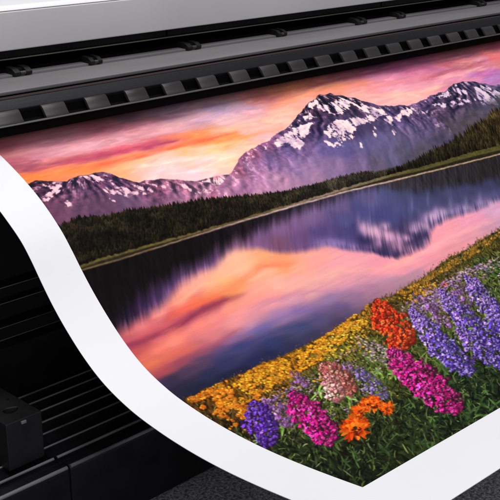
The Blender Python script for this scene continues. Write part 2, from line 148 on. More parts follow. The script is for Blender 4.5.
[233.4,397.0],[288.0,397.0],[336.2,401.6]],4.4,[250,192,160],0.6],[[[210.7,378.4],[237.0,378.7],[262.1,381.1]],2.2,[253,160,86],0.6],[[[193.3,383.2],[211.7,384.1],
[229.6,383.7]],1.8,[250,150,80],0.75],[[[112.4,382.0],[152.1,381.8],[197.4,377.7],[229.6,377.7]],2.0,[254,200,160],0.5],[[[96.8,375.9],[138.5,371.9],[181.2,365.6],
[209.7,362.1]],2.6,[255,228,208],0.6],[[[284.8,423.3],[339.8,427.6],[399.0,432.2],[448.8,432.1]],3.4,[178,98,102],0.65],[[[301.5,411.1],[352.8,418.0],[378.8,425.1],
[431.1,423.7]],2.6,[250,158,116],0.7],[[[423.9,417.2],[467.3,410.0],[509.7,407.7],[544.7,405.5]],2.4,[250,150,150],0.6],[[[448.8,432.1],[508.6,430.1],[565.2,429.9]],
3.4,[176,94,132],0.7],[[[476.5,422.7],[519.7,416.0],[571.3,419.0]],2.4,[226,134,168],0.6],[[[438.0,399.4],[477.3,387.7],[527.6,383.3],[572.7,388.4]],3.4,[255,200,168],
0.7],[[[491.3,399.9],[538.5,392.4],[594.6,397.8],[658.5,398.2],[702.0,397.4]],2.4,[250,162,170],0.8],[[[550.2,402.0],[597.5,408.0],[651.2,409.0],[713.4,413.8]],
2.6,[186,92,116],0.7],[[[577.0,399.8],[616.8,399.0],[676.2,403.2]],1.8,[250,180,180],0.7],[[[636.6,422.1],[687.8,419.8],[738.5,423.3]],2.6,[240,140,142],
0.7],[[[628.7,392.0],[668.6,389.4],[701.3,388.6]],3.2,[184,112,186],0.6],[[[592.5,427.9],[652.1,425.7],[701.0,429.3]],2.4,[166,86,110],0.6]],"lake_ribbons":[[[[63.5,251.4],
[95.2,257.9],[137.0,260.1],[160.4,259.2],[179.7,244.4]],6,[252,186,145],0.6],[[[71.2,242.8],[95.8,243.5],[125.4,244.9],[164.6,253.6],[194.2,246.4]],3.2,[246,132,92],
0.7],[[[55.0,239.4],[78.0,240.4],[98.9,240.3]],2.6,[246,104,70],0.7],[[[0.5,229.1],[21.7,228.8],[53.7,230.7],[83.9,235.2],[107.1,236.3],[123.3,234.9]],
3.0,[140,50,78],0.8],[[[14.0,231.8],[35.3,233.6],[58.5,237.1]],2.6,[214,92,98],0.6],[[[7.4,216.2],[33.4,217.8],[63.3,222.8],[99.0,226.3],[140.0,226.7],
[183.4,219.9]],4.2,[246,140,124],0.65],[[[4.7,206.5],[24.9,207.2],[46.5,208.7]],2.4,[232,112,84],0.7],[[[11.6,197.1],[38.5,199.3],[66.7,201.6],[98.0,205.7]],
3.0,[160,74,98],0.6],[[[103.2,217.9],[147.5,221.5],[191.1,214.4],[230.2,200.7],[269.0,185.3]],3.4,[196,132,162],0.55],[[[128.0,226.6],[175.6,225.2],[240.7,223.8],
[286.9,206.3],[359.5,208.0]],4.6,[252,178,160],0.6],[[[82.1,200.5],[117.4,201.9],[163.2,199.5],[192.6,191.1],[222.6,182.1]],3.2,[128,104,166],0.6],[[[57.1,191.0],
[95.4,191.1],[129.5,190.4],[161.1,185.7]],3.4,[64,66,124],0.55],[[[304.5,202.0],[378.7,210.1],[433.7,212.1],[491.3,213.1]],3.2,[252,178,176],0.6]],"brush":[[11.1,157.7,0.585,-0.427,0.865,0.933],
[5.8,111.9,0.504,-0.467,0.936,0.933],[83.8,136.6,0.595,-0.476,1.086,0.997],[9.8,69.0,0.431,-0.502,1.017,0.927],[162.3,153.5,0.683,-0.49,1.255,1.062],[93.4,86.3,0.496,-0.528,1.23,1.006],
[13.1,20.6,0.373,-0.509,1.049,0.859],[261.1,167.5,0.804,-0.504,1.441,1.113],[178.7,95.5,0.553,-0.56,1.477,1.084],[69.6,15.5,0.38,-0.537,1.225,0.898],[334.1,164.7,0.853,-0.537,1.678,1.181],
[142.7,25.0,0.406,-0.575,1.468,0.98],[423.9,179.3,1.034,-0.523,1.772,1.194],[267.2,88.4,0.572,-0.607,1.802,1.161]]}

RES = 2.3                      # texels per millimetre
AW, B0, B1 = 1150.0, -16.0, 508.0
NX, NY = int(AW*RES), int((B1-B0)*RES)

def table(seed):
    return np.random.default_rng(seed).random((256, 256)).astype(np.float32)

def vnoise(x, y, seed):
    t = table(seed)
    xi = np.floor(x); yi = np.floor(y)
    fx = (x-xi).astype(np.float32); fy = (y-yi).astype(np.float32)
    fx = fx*fx*(3-2*fx); fy = fy*fy*(3-2*fy)
    xi = xi.astype(np.int64) & 255; yi = yi.astype(np.int64) & 255
    x1 = (xi+1) & 255; y1 = (yi+1) & 255
    return (t[yi, xi]*(1-fx)+t[yi, x1]*fx)*(1-fy)+(t[y1, xi]*(1-fx)+t[y1, x1]*fx)*fy

def fbm(x, y, seed, octaves=4, gain=.5):
    s = 0; amp = 1.0; tot = 0
    for k in range(octaves):
        s = s+amp*vnoise(x*2**k+17.3*k, y*2**k+5.1*k, seed+k)
        tot += amp; amp *= gain
    return s/tot*2-1            # about -1..1

def ridge(x, y, seed, octaves=4):
    s = 0; amp = 1.0; tot = 0
    for k in range(octaves):
        s = s+amp*(1-np.abs(2*vnoise(x*2**k+3.7*k, y*2**k+9.2*k, seed+k)-1))
        tot += amp; amp *= .55
    return s/tot

a1 = (np.arange(NX)+.5)/RES
b1 = (np.arange(NY)+.5)/RES+B0
AA, BB = np.meshgrid(a1, b1)
AA = AA.astype(np.float32); BB = BB.astype(np.float32)
IMG = np.zeros((NY, NX, 3), np.float32)

CG = 2.5
ca = np.arange(-20, AW+20, CG); cb = np.arange(B0-10, B1+10, CG)
def field(name, sa=1.0, sb=1.0, p=1.7, extra=()):
    """smooth colour field through scattered colour samples, on a coarse grid"""
    S = np.array(PIC['samples'][name]+list(extra), np.float32)
    A2, B2 = np.meshgrid(ca, cb)
    num = np.zeros(A2.shape+(3,)); den = np.zeros(A2.shape)
    for s in S:
        w = 1.0/(((A2-s[0])/sa)**2+((B2-s[1])/sb)**2+9.0)**p
        num += w[..., None]*s[2:5]; den += w
    return (num/den[..., None]/255).astype(np.float32)

def sample(g, a, b):
    x = np.clip((a-ca[0])/CG, 0, len(ca)-1.001); y = np.clip((b-cb[0])/CG, 0, len(cb)-1.001)
    xi = x.astype(np.int64); yi = y.astype(np.int64)
    fx = (x-xi)[..., None].astype(np.float32); fy = (y-yi)[..., None].astype(np.float32)
    return (g[yi, xi]*(1-fx)+g[yi, xi+1]*fx)*(1-fy)+(g[yi+1, xi]*(1-fx)+g[yi+1, xi+1]*fx)*fy

def line(name, ext=()):
    L = sorted(PIC['lines'][name]+list(ext)); L = np.array(L)
    return np.interp(a1, L[:, 0], L[:, 1]).astype(np.float32)

def rows(lo, hi):
    return slice(max(0, int((lo-B0)*RES)), min(NY, int((hi-B0)*RES)))

def cover(sl, mask, col):
    m = np.clip(mask, 0, 1)[..., None]
    IMG[sl] = IMG[sl]*(1-m)+col*m

def soft(d, w=.45):
    return np.clip(.5+d/(2*w), 0, 1)

rng = np.random.default_rng(5)

def ribbons(key, C_, A, B, seed, wisp=1.0):
    """long soft bands of cloud with torn, wispy edges"""
    for k, (P, w, colr, st) in enumerate(PIC[key]):
        P = np.array(sorted(P)); a0, a1_ = P[0, 0]-12, P[-1, 0]+12
        i0 = max(0, int(a0*RES)); i1 = min(NX, int(a1_*RES))
        if i1 <= i0: continue
        s_ = (slice(None), slice(i0, i1)); a_, b_ = A[s_], B[s_]
        bc = np.interp(a_, P[:, 0], P[:, 1])
        L = max(8, (P[-1, 0]-P[0, 0])*.22)
        end = np.clip((a_-a0)/L, 0, 1)*np.clip((a1_-a_)/L, 0, 1)
        n1_ = fbm(a_/22, (b_-bc)/3.2, seed+k*7, 4); n2_ = fbm(a_/9, (b_-bc)/1.6, seed+k*7+3, 4)
        d = (b_-bc+wisp*(1.1*n1_)*w*.8)/(w*(.55+.55*end))
        m = np.exp(-d*d)*st*end*np.clip(.85+wisp*(.7*n1_+.45*n2_), 0, 1.25)
        m = np.clip(m, 0, 1)[..., None]
        C_[s_] = C_[s_]*(1-m)+np.array(colr, np.float32)/255*m
    return C_

# ---- sky
sl = rows(290, 520)
A, B = AA[sl], BB[sl]
f = field('sky', 2.0, 1.0, 1.8)
n1 = fbm(A/70+B/60, B/9-A/160, 11, 4); n2 = fbm(A/26, B/5-A/120, 21, 4)
c = sample(f, A+14*n2, B+5.0*n1+1.6*n2)
n3 = fbm(A/34+4, B/3.2-A/90, 31, 4)
c = ribbons('sky_ribbons', c, A, B, 900)
c = c*(1+.06*n3[..., None])
puff = fbm(A/15+3*n1, B/5-A/110+2*n2, 951, 5)
c = c*(1+.085*puff[..., None])+np.clip(puff-.15, 0, 1)[..., None]*np.array([.10, .05, .06], np.float32)+np.array([.035, -.01, -.02], np.float32)*n1[..., None]
IMG[sl] = c

# ---- mountains
def inside(poly, x, y):
    r = np.zeros(x.shape, bool); n = len(poly)
    for i in range(n):
        x0, y0 = poly[i]; x1_, y1_ = poly[(i+1) % n]
        if y0 == y1_: continue
        r ^= ((y > y0) != (y > y1_)) & (x < (x1_-x0)*(y-y0)/(y1_-y0)+x0)
    return r

def mountain(name, fieldname, a0, a1_, seed, peak=(0, 400), ext=(), snow=None, haze=.0, scale=1.0, snowcol=(238, 208, 226), snowshade=(150, 118, 178), base=292, patchiness=.35):
    i0, i1 = int(max(0, a0)*RES), int(min(AW, a1_)*RES)
    s = (rows(base, 430), slice(i0, i1))
    A, B = AA[s], BB[s]
    ln = line(name, ext)[i0:i1]
    jag = 1.6*scale*fbm(a1[i0:i1]/7, a1[i0:i1]*0+seed, seed, 4)+.7*scale*fbm(a1[i0:i1]/1.8, a1[i0:i1]*0+2, seed+7, 3)
    top = ln+jag
    f = field(fieldname, 1.2, 1.0, 1.7)
    w1 = fbm(A/20, B/16, seed+1, 4); w2 = fbm(A/9, B/8, seed+2, 4)
    col = sample(f, A+6*w1, B+4*w2)
    depth = top[None]-B
    calm = np.interp(A, [150, 250, 330], [.45, .7, 1.0]) if name == 'm_main' else 1.0
    # relief from a ridged height field, gullies running down the slope
    def H(x, y):
        wx = 7*scale*fbm(x/15, y/15, seed+5, 3); wy = 7*scale*fbm(x/15, y/15, seed+6, 3)
        px_, py_ = x-peak[0]+wx, peak[1]+16*scale-y+wy
        th = np.arctan2(px_, np.maximum(py_, 2)); rr = np.hypot(px_, py_)
        return .72*ridge(th*4.6+rr/70, rr/(34*scale), seed+3, 6)+.28*ridge((x-.5*y)/(15*scale), (y+.4*x)/(16*scale), seed+43, 5)
    rel = np.clip(.75*(H(A-.7, B+.4)-H(A+.7, B-.4))+.55*(H(A-2.4, B+1.2)-H(A+2.4, B-1.2)), -.22, .22)
    amp = np.clip(1.05-depth/(66*scale), .12, .85)*calm
    shade = np.clip(rel*4.6*amp, -.5, .5)
    col = col*(1+.85*shade[..., None])*(1-.26*np.clip(amp-.35, 0, 1)[..., None])+shade[..., None]*np.array([.10, .02, -.03], np.float32)
    fine = fbm(A/1.6, B/1.6, seed+9, 3)
    col = col*(1+.16*(fine*amp)[..., None])
    if snow:
        m = np.zeros(A.shape, np.float32)
        jx = 3.4*fbm(A/5, B/5, seed+11, 5, .62); jy = 3.0*fbm(A/5, B/5, seed+15, 5, .62)
        for poly in snow:
            P = np.array(poly)
            ja0 = int(max(0, (P[:, 0].min()-5)*RES)-i0); ja1 = int((P[:, 0].max()+5)*RES-i0)
            bs = s[0].start/RES+B0
            jb0 = int(max(0, (P[:, 1].min()-5-bs)*RES)); jb1 = int((P[:, 1].max()+5-bs)*RES)
            ja0 = max(ja0, 0)
            if ja1 <= ja0 or jb1 <= jb0: continue
            w = (slice(jb0, jb1), slice(ja0, ja1))
            q = inside(poly, A[w]+jx[w], B[w]+jy[w]).astype(np.float32)
            m[w] = np.maximum(m[w], q)
        for _ in range(5):
            m = (m+np.roll(m, 2, 0)+np.roll(m, -2, 0)+np.roll(m, 2, 1)+np.roll(m, -2, 1))/5
        # snow lies in the hollows: the patch field is broken by ribs radiating from the peak
        px_ = A-peak[0]+6*scale*w1; py_ = peak[1]+16*scale-B+6*scale*w2
        th = np.arctan2(px_, np.maximum(py_, 2)); rr = np.hypot(px_, py_)
        rib = .65*ridge(th*11+rr/60, rr/(24*scale), seed+21, 5)+.35*ridge(A/9+B/14, B/8-A/16, seed+22, 4)-.62; rib2 = fbm(A/1.8, B/1.5, seed+25, 4)
        high = np.clip(1.05-depth/(42*scale), 0, 1)
        S = m*.90+2.1*rib+.5*rib2+2.6*rel-.47+.30*high*np.clip(.3+fbm(A/16, B/12, seed+33, 3)*2.8, 0, 1)
        m = np.clip(S*2.9, 0, 1)*np.clip(depth/.8-.3, 0, 1)*np.clip(m*5+high*.8, 0, 1)
        sc = np.array(snowcol, np.float32)/255; ss = np.array(snowshade, np.float32)/255
        k = np.clip(.75+rel*4+.35*w1, 0, 1)[..., None]
        col = col*(1-m[..., None])+(ss*(1-k)+sc*k)*m[..., None]
    gy = col.mean(-1, keepdims=True); col = (gy+(col-gy)*.84)*np.array([1.03, 1.0, .97], np.float32)
    cover(s, soft(top[None]-B, .5), col)

mountain('m_far', 'mount_far', 128, 215, 101, peak=(170, 346), snow=PIC['snow']['far'], scale=.45, snowcol=(240, 212, 225), snowshade=(200, 160, 190), patchiness=.5)
mountain('m_left', 'mount_left', -5, 185, 131, peak=(48, 382), ext=[[190, 322]], snow=PIC['snow']['left'], scale=.5, snowcol=(245, 195, 212), snowshade=(180, 125, 165), patchiness=.42)
EXT = [[700, 362], [760, 371], [820, 352], [900, 340], [980, 352], [1060, 338], [1160, 330]]
mountain('m_right', 'mount_right', 400, 1150, 161, peak=(600, 386), ext=EXT+[[415, 340], [400, 310]], snow=PIC['snow']['right'], scale=.8, snowcol=(232, 205, 232), snowshade=(150, 122, 180))
mountain('m_main', 'mount_main', 130, 520, 191, peak=(376, 416), ext=[[506, 345], [522, 320], [540, 300]], snow=PIC['snow']['main'], scale=.85, snowcol=(252, 222, 228), snowshade=(176, 138, 190), patchiness=.46)

# mist and olive slopes at the foot of the right-hand range
s = (rows(292, 372), slice(int(395*RES), NX))
A, B = AA[s], BB[s]
top = np.interp(a1[s[1]], [395, 430, 470, 510, 560, 600, 640, 700, 1160], [300, 316, 324, 332, 343, 347, 353, 352, 340])+3*fbm(a1[s[1]]/9, a1[s[1]]*0, 221, 4)
w = fbm(A/11, B/7, 223, 5)
col = np.array([82, 74, 88], np.float32)/255*(1+.35*w[..., None])+np.array([.02, .012, -.03], np.float32)*fbm(A/30, B/15, 229, 2)[..., None]
cover(s, soft(top[None]-B, 5)*.72, col)

# ---- forest: many rows of conifers, each row a jagged silhouette
def trees(top_ln, bot_ln, a0, a1_, seed, hgt, nrows, cols, lean=.36):
    i0, i1 = int(max(0, a0)*RES), int(min(AW, a1_)*RES)
    s = (rows(285, 372), slice(i0, i1)); A, B = AA[s], BB[s]
    r = np.random.default_rng(seed)
    for k in range(nrows):
        t = k/(nrows-1)
        crest = top_ln*(1-t)+(bot_ln+hgt*.75)*t
        crest = crest[i0:i1]
        step = hgt*.19
        xs = np.arange(a0-10, a1_+10, step)+r.uniform(-step*.6, step*.6, len(np.arange(a0-10, a1_+10, step)))
        hs = r.uniform(.25, 1.0, len(xs))**1.5*hgt*np.interp(xs, [0, 150, 260, 380, 420, 1150], [1, .85, .6, .62, 1, 1])*(.85+.3*vnoise(xs/9., xs*0+k, seed+70)); br = r.uniform(.55, 1.35, len(xs)); ws = hs*r.uniform(.2, .36, len(xs))+.5
        AL = A-lean*(B-crest[None])
        # silhouette on a fine 1-D grid (sheared with the lean)
        g = np.arange(a0-12, a1_+12, .2); sil = np.full(len(g), -99.0); bid = np.ones(len(g)); cen = np.zeros(len(g))
        for x, h, q, w_ in zip(xs, hs, br, ws):
            j0 = int((x-w_-g[0])/.2); j1 = int((x+w_-g[0])/.2)+1
            j0 = max(j0, 0); j1 = min(j1, len(g))
            if j1 <= j0: continue
            gx = g[j0:j1]
            v = h*(1-np.abs(gx-x)/w_)-hgt*.8
            m = v > sil[j0:j1]
            sil[j0:j1][m] = v[m]; bid[j0:j1][m] = q; cen[j0:j1][m] = ((gx-x)/w_)[m]
        idx = np.clip(((AL-g[0])/.2).astype(np.int64), 0, len(g)-1)
        tooth = .5*(vnoise(A/.5, B/.55, seed+k)-.5)*hgt*.16
        top = crest[None]+sil[idx]+tooth
        cc = sample_row(cols, A)*(1.0-.22*t)
        nz = vnoise(A/.8, B/1.3, seed+50+k)*.6+.65
        side = 1+.35*np.clip(-cen[idx], -1, 1)
        near = np.clip(1.25-(top-B)/(hgt*.9), .45, 1.25)
        gr = np.clip(fbm(A/13, B/7, seed+90, 3)*1.6, -1, 1)
        col = cc*(bid[idx]*nz*side*near*(1+.35*gr))[..., None]+np.clip(gr, 0, 1)[..., None]*np.array([.010, .017, .0], np.float32)
        cover(s, soft(top-B, .35)*(B > bot_ln[i0:i1][None]-3), col)

def sample_row(stops, A):
    S = np.array(stops, np.float32)
    return np.stack([np.interp(A, S[:, 0], S[:, 1+j]) for j in range(3)], -1).astype(np.float32)/255

shore_top = line('shoretop', [[620, 292.5], [1160, 289]])
shore_ln = line('shore', [[620, 281.5], [1160, 278]])
trees(line('forest', [[480, 301], [1160, 300]]), shore_top, -5, 470, 300, 5.6, 13,
      [(0, 34, 27, 19), (120, 36, 29, 20), (220, 42, 35, 26), (300, 54, 48, 40), (400, 58, 50, 42)])
trees(line('forest_right', [[690, 352], [760, 349], [840, 358], [1160, 350]]), shore_top, 378, 1150, 340, 11, 12,
      [(380, 33, 27, 20), (450, 38, 32, 22), (520, 50, 41, 25), (600, 62, 50, 28), (1150, 58, 48, 28)])

# ---- lake
sl = rows(140, 306)
A, B = AA[sl], BB[sl]
fl = field('lake', 1.8, 1.0, 1.8)
AS = A-np.interp(A, [0, 400], [.42, .80])*(B-230)              # the picture's uprights lean a little on the sheet
streak = .75*fbm(AS/1.7, B/24, 401, 4)+.35*fbm(AS/3.1, B/13, 441, 3); streak2 = fbm(AS/6.5, B/40, 405, 3); soft_n = fbm(A/60, B/9-A/100, 409, 4)
lake = sample(fl, A+8*soft_n, B+4.5*soft_n)
lake = ribbons('lake_ribbons', lake, A, B, 1200, .7)
lake = lake*(1+.012*streak[..., None]+.05*fbm(A/28, B/2.2-A/60, 413, 4)[..., None])
fr = field('reflect', 1.3, 1.0, 1.8)
rc = sample(fr, A+2*streak2, B+4*streak)
rc = rc*(1+.07*streak[..., None]+.10*streak2[..., None]+.12*fbm(A/16, B/24, 417, 3)[..., None])
grey = rc.mean(-1, keepdims=True); rc = (grey+(rc-grey)*.98)*np.array([.95, .92, .92], np.float32)
cl = line('refl_cloud', [[540, 232], [600, 226], [680, 236], [760, 222], [900, 230], [1160, 228]])
# under the far reflection the edge is combed by ripples running towards the viewer
ka = np.interp(A, [0, 130, 220], [.55, .6, 1])
ka = np.interp(A, [0, 110, 150, 270, 300, 380, 420, 1150], [.6, .5, .3, .35, .8, .8, .55, .6])
edge = cl[None]+(2.6*streak+3.6*streak2)*ka-1
m = np.clip(.5+(B-edge)/np.interp(A, [0, 120, 200, 300], [14, 12, 9, 9]), 0, 1)[..., None]
m = m*m*(3-2*m)
lake = lake*(1-m)+rc*m
# lilac light caught in the combed edge
rim = np.exp(-((B-edge-3)/5.0)**2)*np.clip(streak*1.6+.25, 0, 1)*np.interp(A, [0, 60, 100, 200, 300, 600, 1150], [.38, .5, .45, .15, .3, .45, .4])
lake = lake+rim[..., None]*(np.array([.80, .60, .80], np.float32)-lake)*.55
for bl in PIC['blobs']:
    x, y, rx, ru, ux, uy, kx, ky, st, cr, cg_, cb_ = bl
    det = rx*uy-ru*ux
    dx = A-x-1.0*streak2; dy = B-y+3.0*streak
    p = (dx*uy-dy*ux)/det; q = (-dx*ru+dy*rx)/det
    g = np.exp(-((p/kx)**2+(q/ky)**2))*st*np.clip(.75+.9*streak, .1, 1.3)
    g = np.clip(g, 0, 1)[..., None]
    lake = lake*(1-g)+np.array([cr, cg_, cb_], np.float32)/255*g
dk = line('refl_dark', [[620, 259], [1160, 258]])
edge = dk[None]+2.2*streak+4.5*streak2
m = np.clip(.5+(B-edge)/np.interp(A, [0, 150, 300, 1150], [20, 17, 13, 14]), 0, 1)[..., None]; m = m*m*(3-2*m)
dc = sample_row([(0, 14, 10, 12), (110, 18, 14, 15), (200, 28, 22, 28), (300, 60, 50, 66), (380, 58, 50, 58), (420, 46, 42, 48), (520, 42, 38, 40), (1150, 40, 38, 40)], A)*(1+.5*streak[..., None]+.25*fbm(A/2.5, B/14, 431, 3)[..., None])
lake = lake*(1-m)+dc*m
deep = np.clip(1-(B-165)/np.interp(A, [0, 200, 320, 420], [52, 46, 26, 14]), 0, 1)[..., None]
lake = lake*(1-.26*deep)
cover(sl, soft(shore_ln[None]-B, .4), lake)

# ---- far shore: grassy strip, dark bank, pale beach line
sl = rows(270, 315)
A, B = AA[sl], BB[sl]
g = fbm(A/3, B/1.2, 451, 4)
gc = sample_row([(0, 92, 82, 40), (90, 104, 90, 48), (200, 100, 86, 52), (280, 150, 125, 110), (380, 112, 100, 66), (420, 84, 78, 42), (600, 88, 82, 40), (1150, 84, 80, 40)], A)*(1+.28*g[..., None])
st = shore_top[None]+1.0*fbm(A/3.5, A*0, 457, 3)
thick = np.interp(A, [0, 60, 200, 300, 380, 470, 600, 1150], [2.2, 2.0, 1.6, 2.4, 3.0, 4.4, 6.0, 6.0])
cover(sl, soft(st-B, .5)*soft(B-shore_ln[None], .5), np.array([40, 34, 24], np.float32)/255*(1+.4*g[..., None]))
cover(sl, soft(st-B, .5)*soft(B-(shore_top[None]-thick), .7), gc)
lc = sample_row([(0, 128, 108, 62), (70, 150, 120, 88), (140, 196, 160, 150), (240, 226, 192, 188), (330, 222, 190, 186), (430, 214, 180, 150), (560, 208, 172, 140), (1150, 200, 168, 140)], A)
lw = np.interp(A, [0, 100, 250, 400, 600, 1150], [.5, .55, .8, .85, .85, .85])
wob = .35*fbm(A/6, A*0+3, 461, 3)
cover(sl, soft(lw-np.abs(B-(shore_ln[None]+.9+wob)), .55)*np.clip(.85+.3*fbm(A/4, B/2, 463, 3), 0, 1), lc)

# ---- flowering bank: base colour
bank = line('bank', [[520, 205], [600, 216], [700, 226], [820, 222], [1160, 236]])
bankj = bank+1.6*fbm(a1/5, a1*0, 501, 4)
sl = rows(B0, 250)
A, B = AA[sl], BB[sl]
fm = field('meadow', 1.0, 1.0, 1.6)
w1 = fbm(A/7, B/7, 511, 3)
base = sample(fm, A+6*w1, B+6*fbm(A/9, B/9, 517, 3))
n = fbm((A-.4*B)/2.0, (B+.2*A)/4.5, 521, 4); n2 = fbm(A/1.3, B/1.8, 527, 3)
base = base*(.72+.75*n[..., None])*(1+.45*n2[..., None])
cover(sl, soft(bankj[None]-B, .9), np.clip(base, .008, 1))

# ---- brush stamps -------------------------------------------------------
BR = np.array(PIC['brush'], np.float32)
def brush(a, b):
    w = 1.0/((BR[:, 0]-a)**2+(BR[:, 1]-b)**2+400.0)**1.5
    return (BR[:, 2:]*w[:, None]).sum(0)/w.sum()      # rx, ry, ux, uy

def stamp_ellipse(a, b, r1, r2, ang, col, J=None, op=1.0, sharp=.8):
    """r1, r2 in brush units; J maps brush units to millimetres"""
    J = brush(a, b) if J is None else J
    ext = (r1+r2)*.5+max(r1, r2)*.5+.6
    ea = (abs(J[0])+abs(J[2]))*ext; eb = (abs(J[1])+abs(J[3]))*ext
    i0 = int((a-ea)*RES); i1 = int((a+ea)*RES)+1; j0 = int((b-eb-B0)*RES); j1 = int((b+eb-B0)*RES)+1
    i0 = max(i0, 0); j0 = max(j0, 0); i1 = min(i1, NX); j1 = min(j1, NY)
    if i1 <= i0 or j1 <= j0: return
    dx = a1[i0:i1][None]-a; dy = b1[j0:j1][:, None]-b
    det = J[0]*J[3]-J[1]*J[2]
    p = (dx*J[3]-dy*J[2])/det; q = (-dx*J[1]+dy*J[0])/det
    c, s_ = math.cos(ang), math.sin(ang)
    u = (p*c+q*s_)/r1; v = (-p*s_+q*c)/r2
    d = np.sqrt(u*u+v*v)
    m = (np.clip((1-d)*min(r1, r2)/sharp+.5, 0, 1)*op)[..., None].astype(np.float32)
    IMG[j0:j1, i0:i1] = IMG[j0:j1, i0:i1]*(1-m)+col*m

def stamp_blade(a, b, ang, L, w, col, bend=0., J=None, op=1.0, tipcol=None):
    """tapered curved blade starting at (a,b), ang from 'up', lengths in brush units"""
    J = brush(a, b) if J is None else J
    ext = L+w+abs(bend)*L
    ea = (abs(J[0])+abs(J[2]))*ext; eb = (abs(J[1])+abs(J[3]))*ext
    i0 = int((a-ea)*RES); i1 = int((a+ea)*RES)+1; j0 = int((b-eb-B0)*RES); j1 = int((b+eb-B0)*RES)+1
    i0 = max(i0, 0); j0 = max(j0, 0); i1 = min(i1, NX); j1 = min(j1, NY)
    if i1 <= i0 or j1 <= j0: return
    dx = a1[i0:i1][None]-a; dy = b1[j0:j1][:, None]-b
    det = J[0]*J[3]-J[1]*J[2]
    p = (dx*J[3]-dy*J[2])/det; q = (-dx*J[1]+dy*J[0])/det
    c, s_ = math.cos(ang), math.sin(ang)
    t = (p*s_+q*c)/L; d = p*c-q*s_
    tt = np.clip(t, 0, 1)
    d = d-bend*L*4*tt*(1-tt)*.5
    ww = w*np.sqrt(np.clip(4*tt*(1-tt), 0, 1))*(1-.35*tt)
    m = np.clip((ww-np.abs(d))/.6+.5, 0, 1)*np.clip(1-np.abs(t-.5)*2+.12, 0, .12)/.12*op
    m = (m*(ww > .02))[..., None].astype(np.float32)
    cc = col if tipcol is None else col*(1-tt[..., None])+tipcol*tt[..., None]
    IMG[j0:j1, i0:i1] = IMG[j0:j1, i0:i1]*(1-m)+cc*m

def C8(*v): return np.array(v, np.float32)/255
GREENS = [C8(58, 82, 30), C8(44, 66, 26), C8(80, 104, 40), C8(104, 122, 52), C8(34, 52, 26), C8(122, 132, 66), C8(52, 76, 44)]
def mcol(a, b):
    return sample(fm, np.array([[a]]), np.array([[b]]))[0, 0]

def bank_at(a): return float(np.interp(a, a1, bank))

# leafy undergrowth strokes, back to front
N = 9000
pa = rng.uniform(-5, 700, N); pt = rng.uniform(0, 1, N)
pb = np.array([-16+(bank_at(x)+12)*t for x, t in zip(pa, pt)])
order = np.argsort(-pb)
for i in order:
    a, b = pa[i], pb[i]
    d = bank_at(a)-b
    if d < 22 and rng.random() < .6: continue
    bc = mcol(a, b); lum = bc.mean()
    g = GREENS[rng.integers(len(GREENS))]*rng.uniform(.45, 1.8)
    k = rng.uniform(.25, .8)
    col = (g*k+bc*1.25*(1-k))
    if b < 30: col = col*.85
    if rng.random() < .38: col = bc*rng.uniform(.08, .45)
    elif b < 80 and rng.random() < .12: col = C8(138, 156, 96)*rng.uniform(.5, 1)
    if rng.random() < .05: col = C8(150, 160, 92)*rng.uniform(.5, 1)
    big = rng.random() < .22 and b < 110; L = rng.uniform(2.5, 7.5)*(2.0 if big else 1.1 if b < 90 else .85); w = rng.uniform(.3, .8)*(1.7 if big else 1)
    stamp_blade(a, b, rng.normal(-.25, .75), L, w, col, rng.normal(0, .16), op=rng.uniform(.6, 1), tipcol=col*rng.uniform(.8, 1.5))

for i in range(1700):
    a = rng.uniform(20, 430); b = bank_at(a)-rng.uniform(30, 95)
    if b < 25: continue
    g = [C8(120, 136, 56), C8(92, 116, 46), C8(150, 156, 78), C8(70, 98, 40), C8(132, 128, 60)][rng.integers(5)]*rng.uniform(.5, 1.1)
    stamp_blade(a, b, rng.normal(-.4, .6), rng.uniform(2.5, 7), rng.uniform(.22, .5), g, rng.normal(0, .14), op=rng.uniform(.5, .95), tipcol=np.minimum(g*1.3, 1))
# star-shaped lupin leaves low on the bank
for i in range(130):
    a = rng.uniform(-5, 330); b = rng.uniform(-12, min(120, bank_at(a)-45))
    n = rng.integers(3, 6); r0 = rng.uniform(5, 12); ph = rng.uniform(0, 6.28)
    g = C8(64, 94, 44)*rng.uniform(.4, 1.35)+C8(8, 9, 6)*rng.random()
    if b > 70: g = g*1.35+C8(18, 14, 0)
    for k in range(n):
        an = ph+k*4.6/n+rng.normal(0, .12)
        stamp_blade(a, b, an, r0*rng.uniform(.55, 1.1), r0*rng.uniform(.08, .14), g*rng.uniform(.55, 1.2), rng.normal(0, .12), op=.9, tipcol=g*1.25)

def poly_points(poly, n, r):
    P = np.array(poly); lo = P.min(0); hi = P.max(0); out = []
    while len(out) < n:
        q = r.uniform(lo, hi, (n*2, 2))
        k = inside([tuple(p) for p in poly], q[:, 0], q[:, 1])
        out += [tuple(v) for v in q[k]]
    return out[:n]

PAL = dict(
 yellow=[C8(250, 176, 36), C8(240, 158, 26), C8(255, 194, 48), C8(222, 136, 22), C8(248, 156, 36), C8(190, 116, 24), C8(236, 132, 30)],
 orange=[C8(226, 118, 22), C8(238, 134, 26), C8(206, 98, 18), C8(244, 152, 44)],
 yellowgreen=[C8(228, 196, 52), C8(240, 178, 48), C8(200, 160, 44), C8(232, 208, 84), C8(238, 150, 40)],
 gold=[C8(176, 124, 34), C8(204, 146, 44), C8(150, 104, 30), C8(122, 92, 30), C8(212, 156, 70)],
 pale=[C8(222, 186, 196), C8(198, 156, 182), C8(232, 204, 190), C8(178, 138, 176), C8(214, 158, 160)],
 lilac=[C8(168, 126, 190), C8(146, 104, 178), C8(190, 150, 196), C8(128, 84, 150), C8(206, 168, 190)],
 red=[C8(226, 70, 70), C8(236, 96, 92)],
 dimviolet=[C8(86, 52, 150), C8(104, 70, 160)])
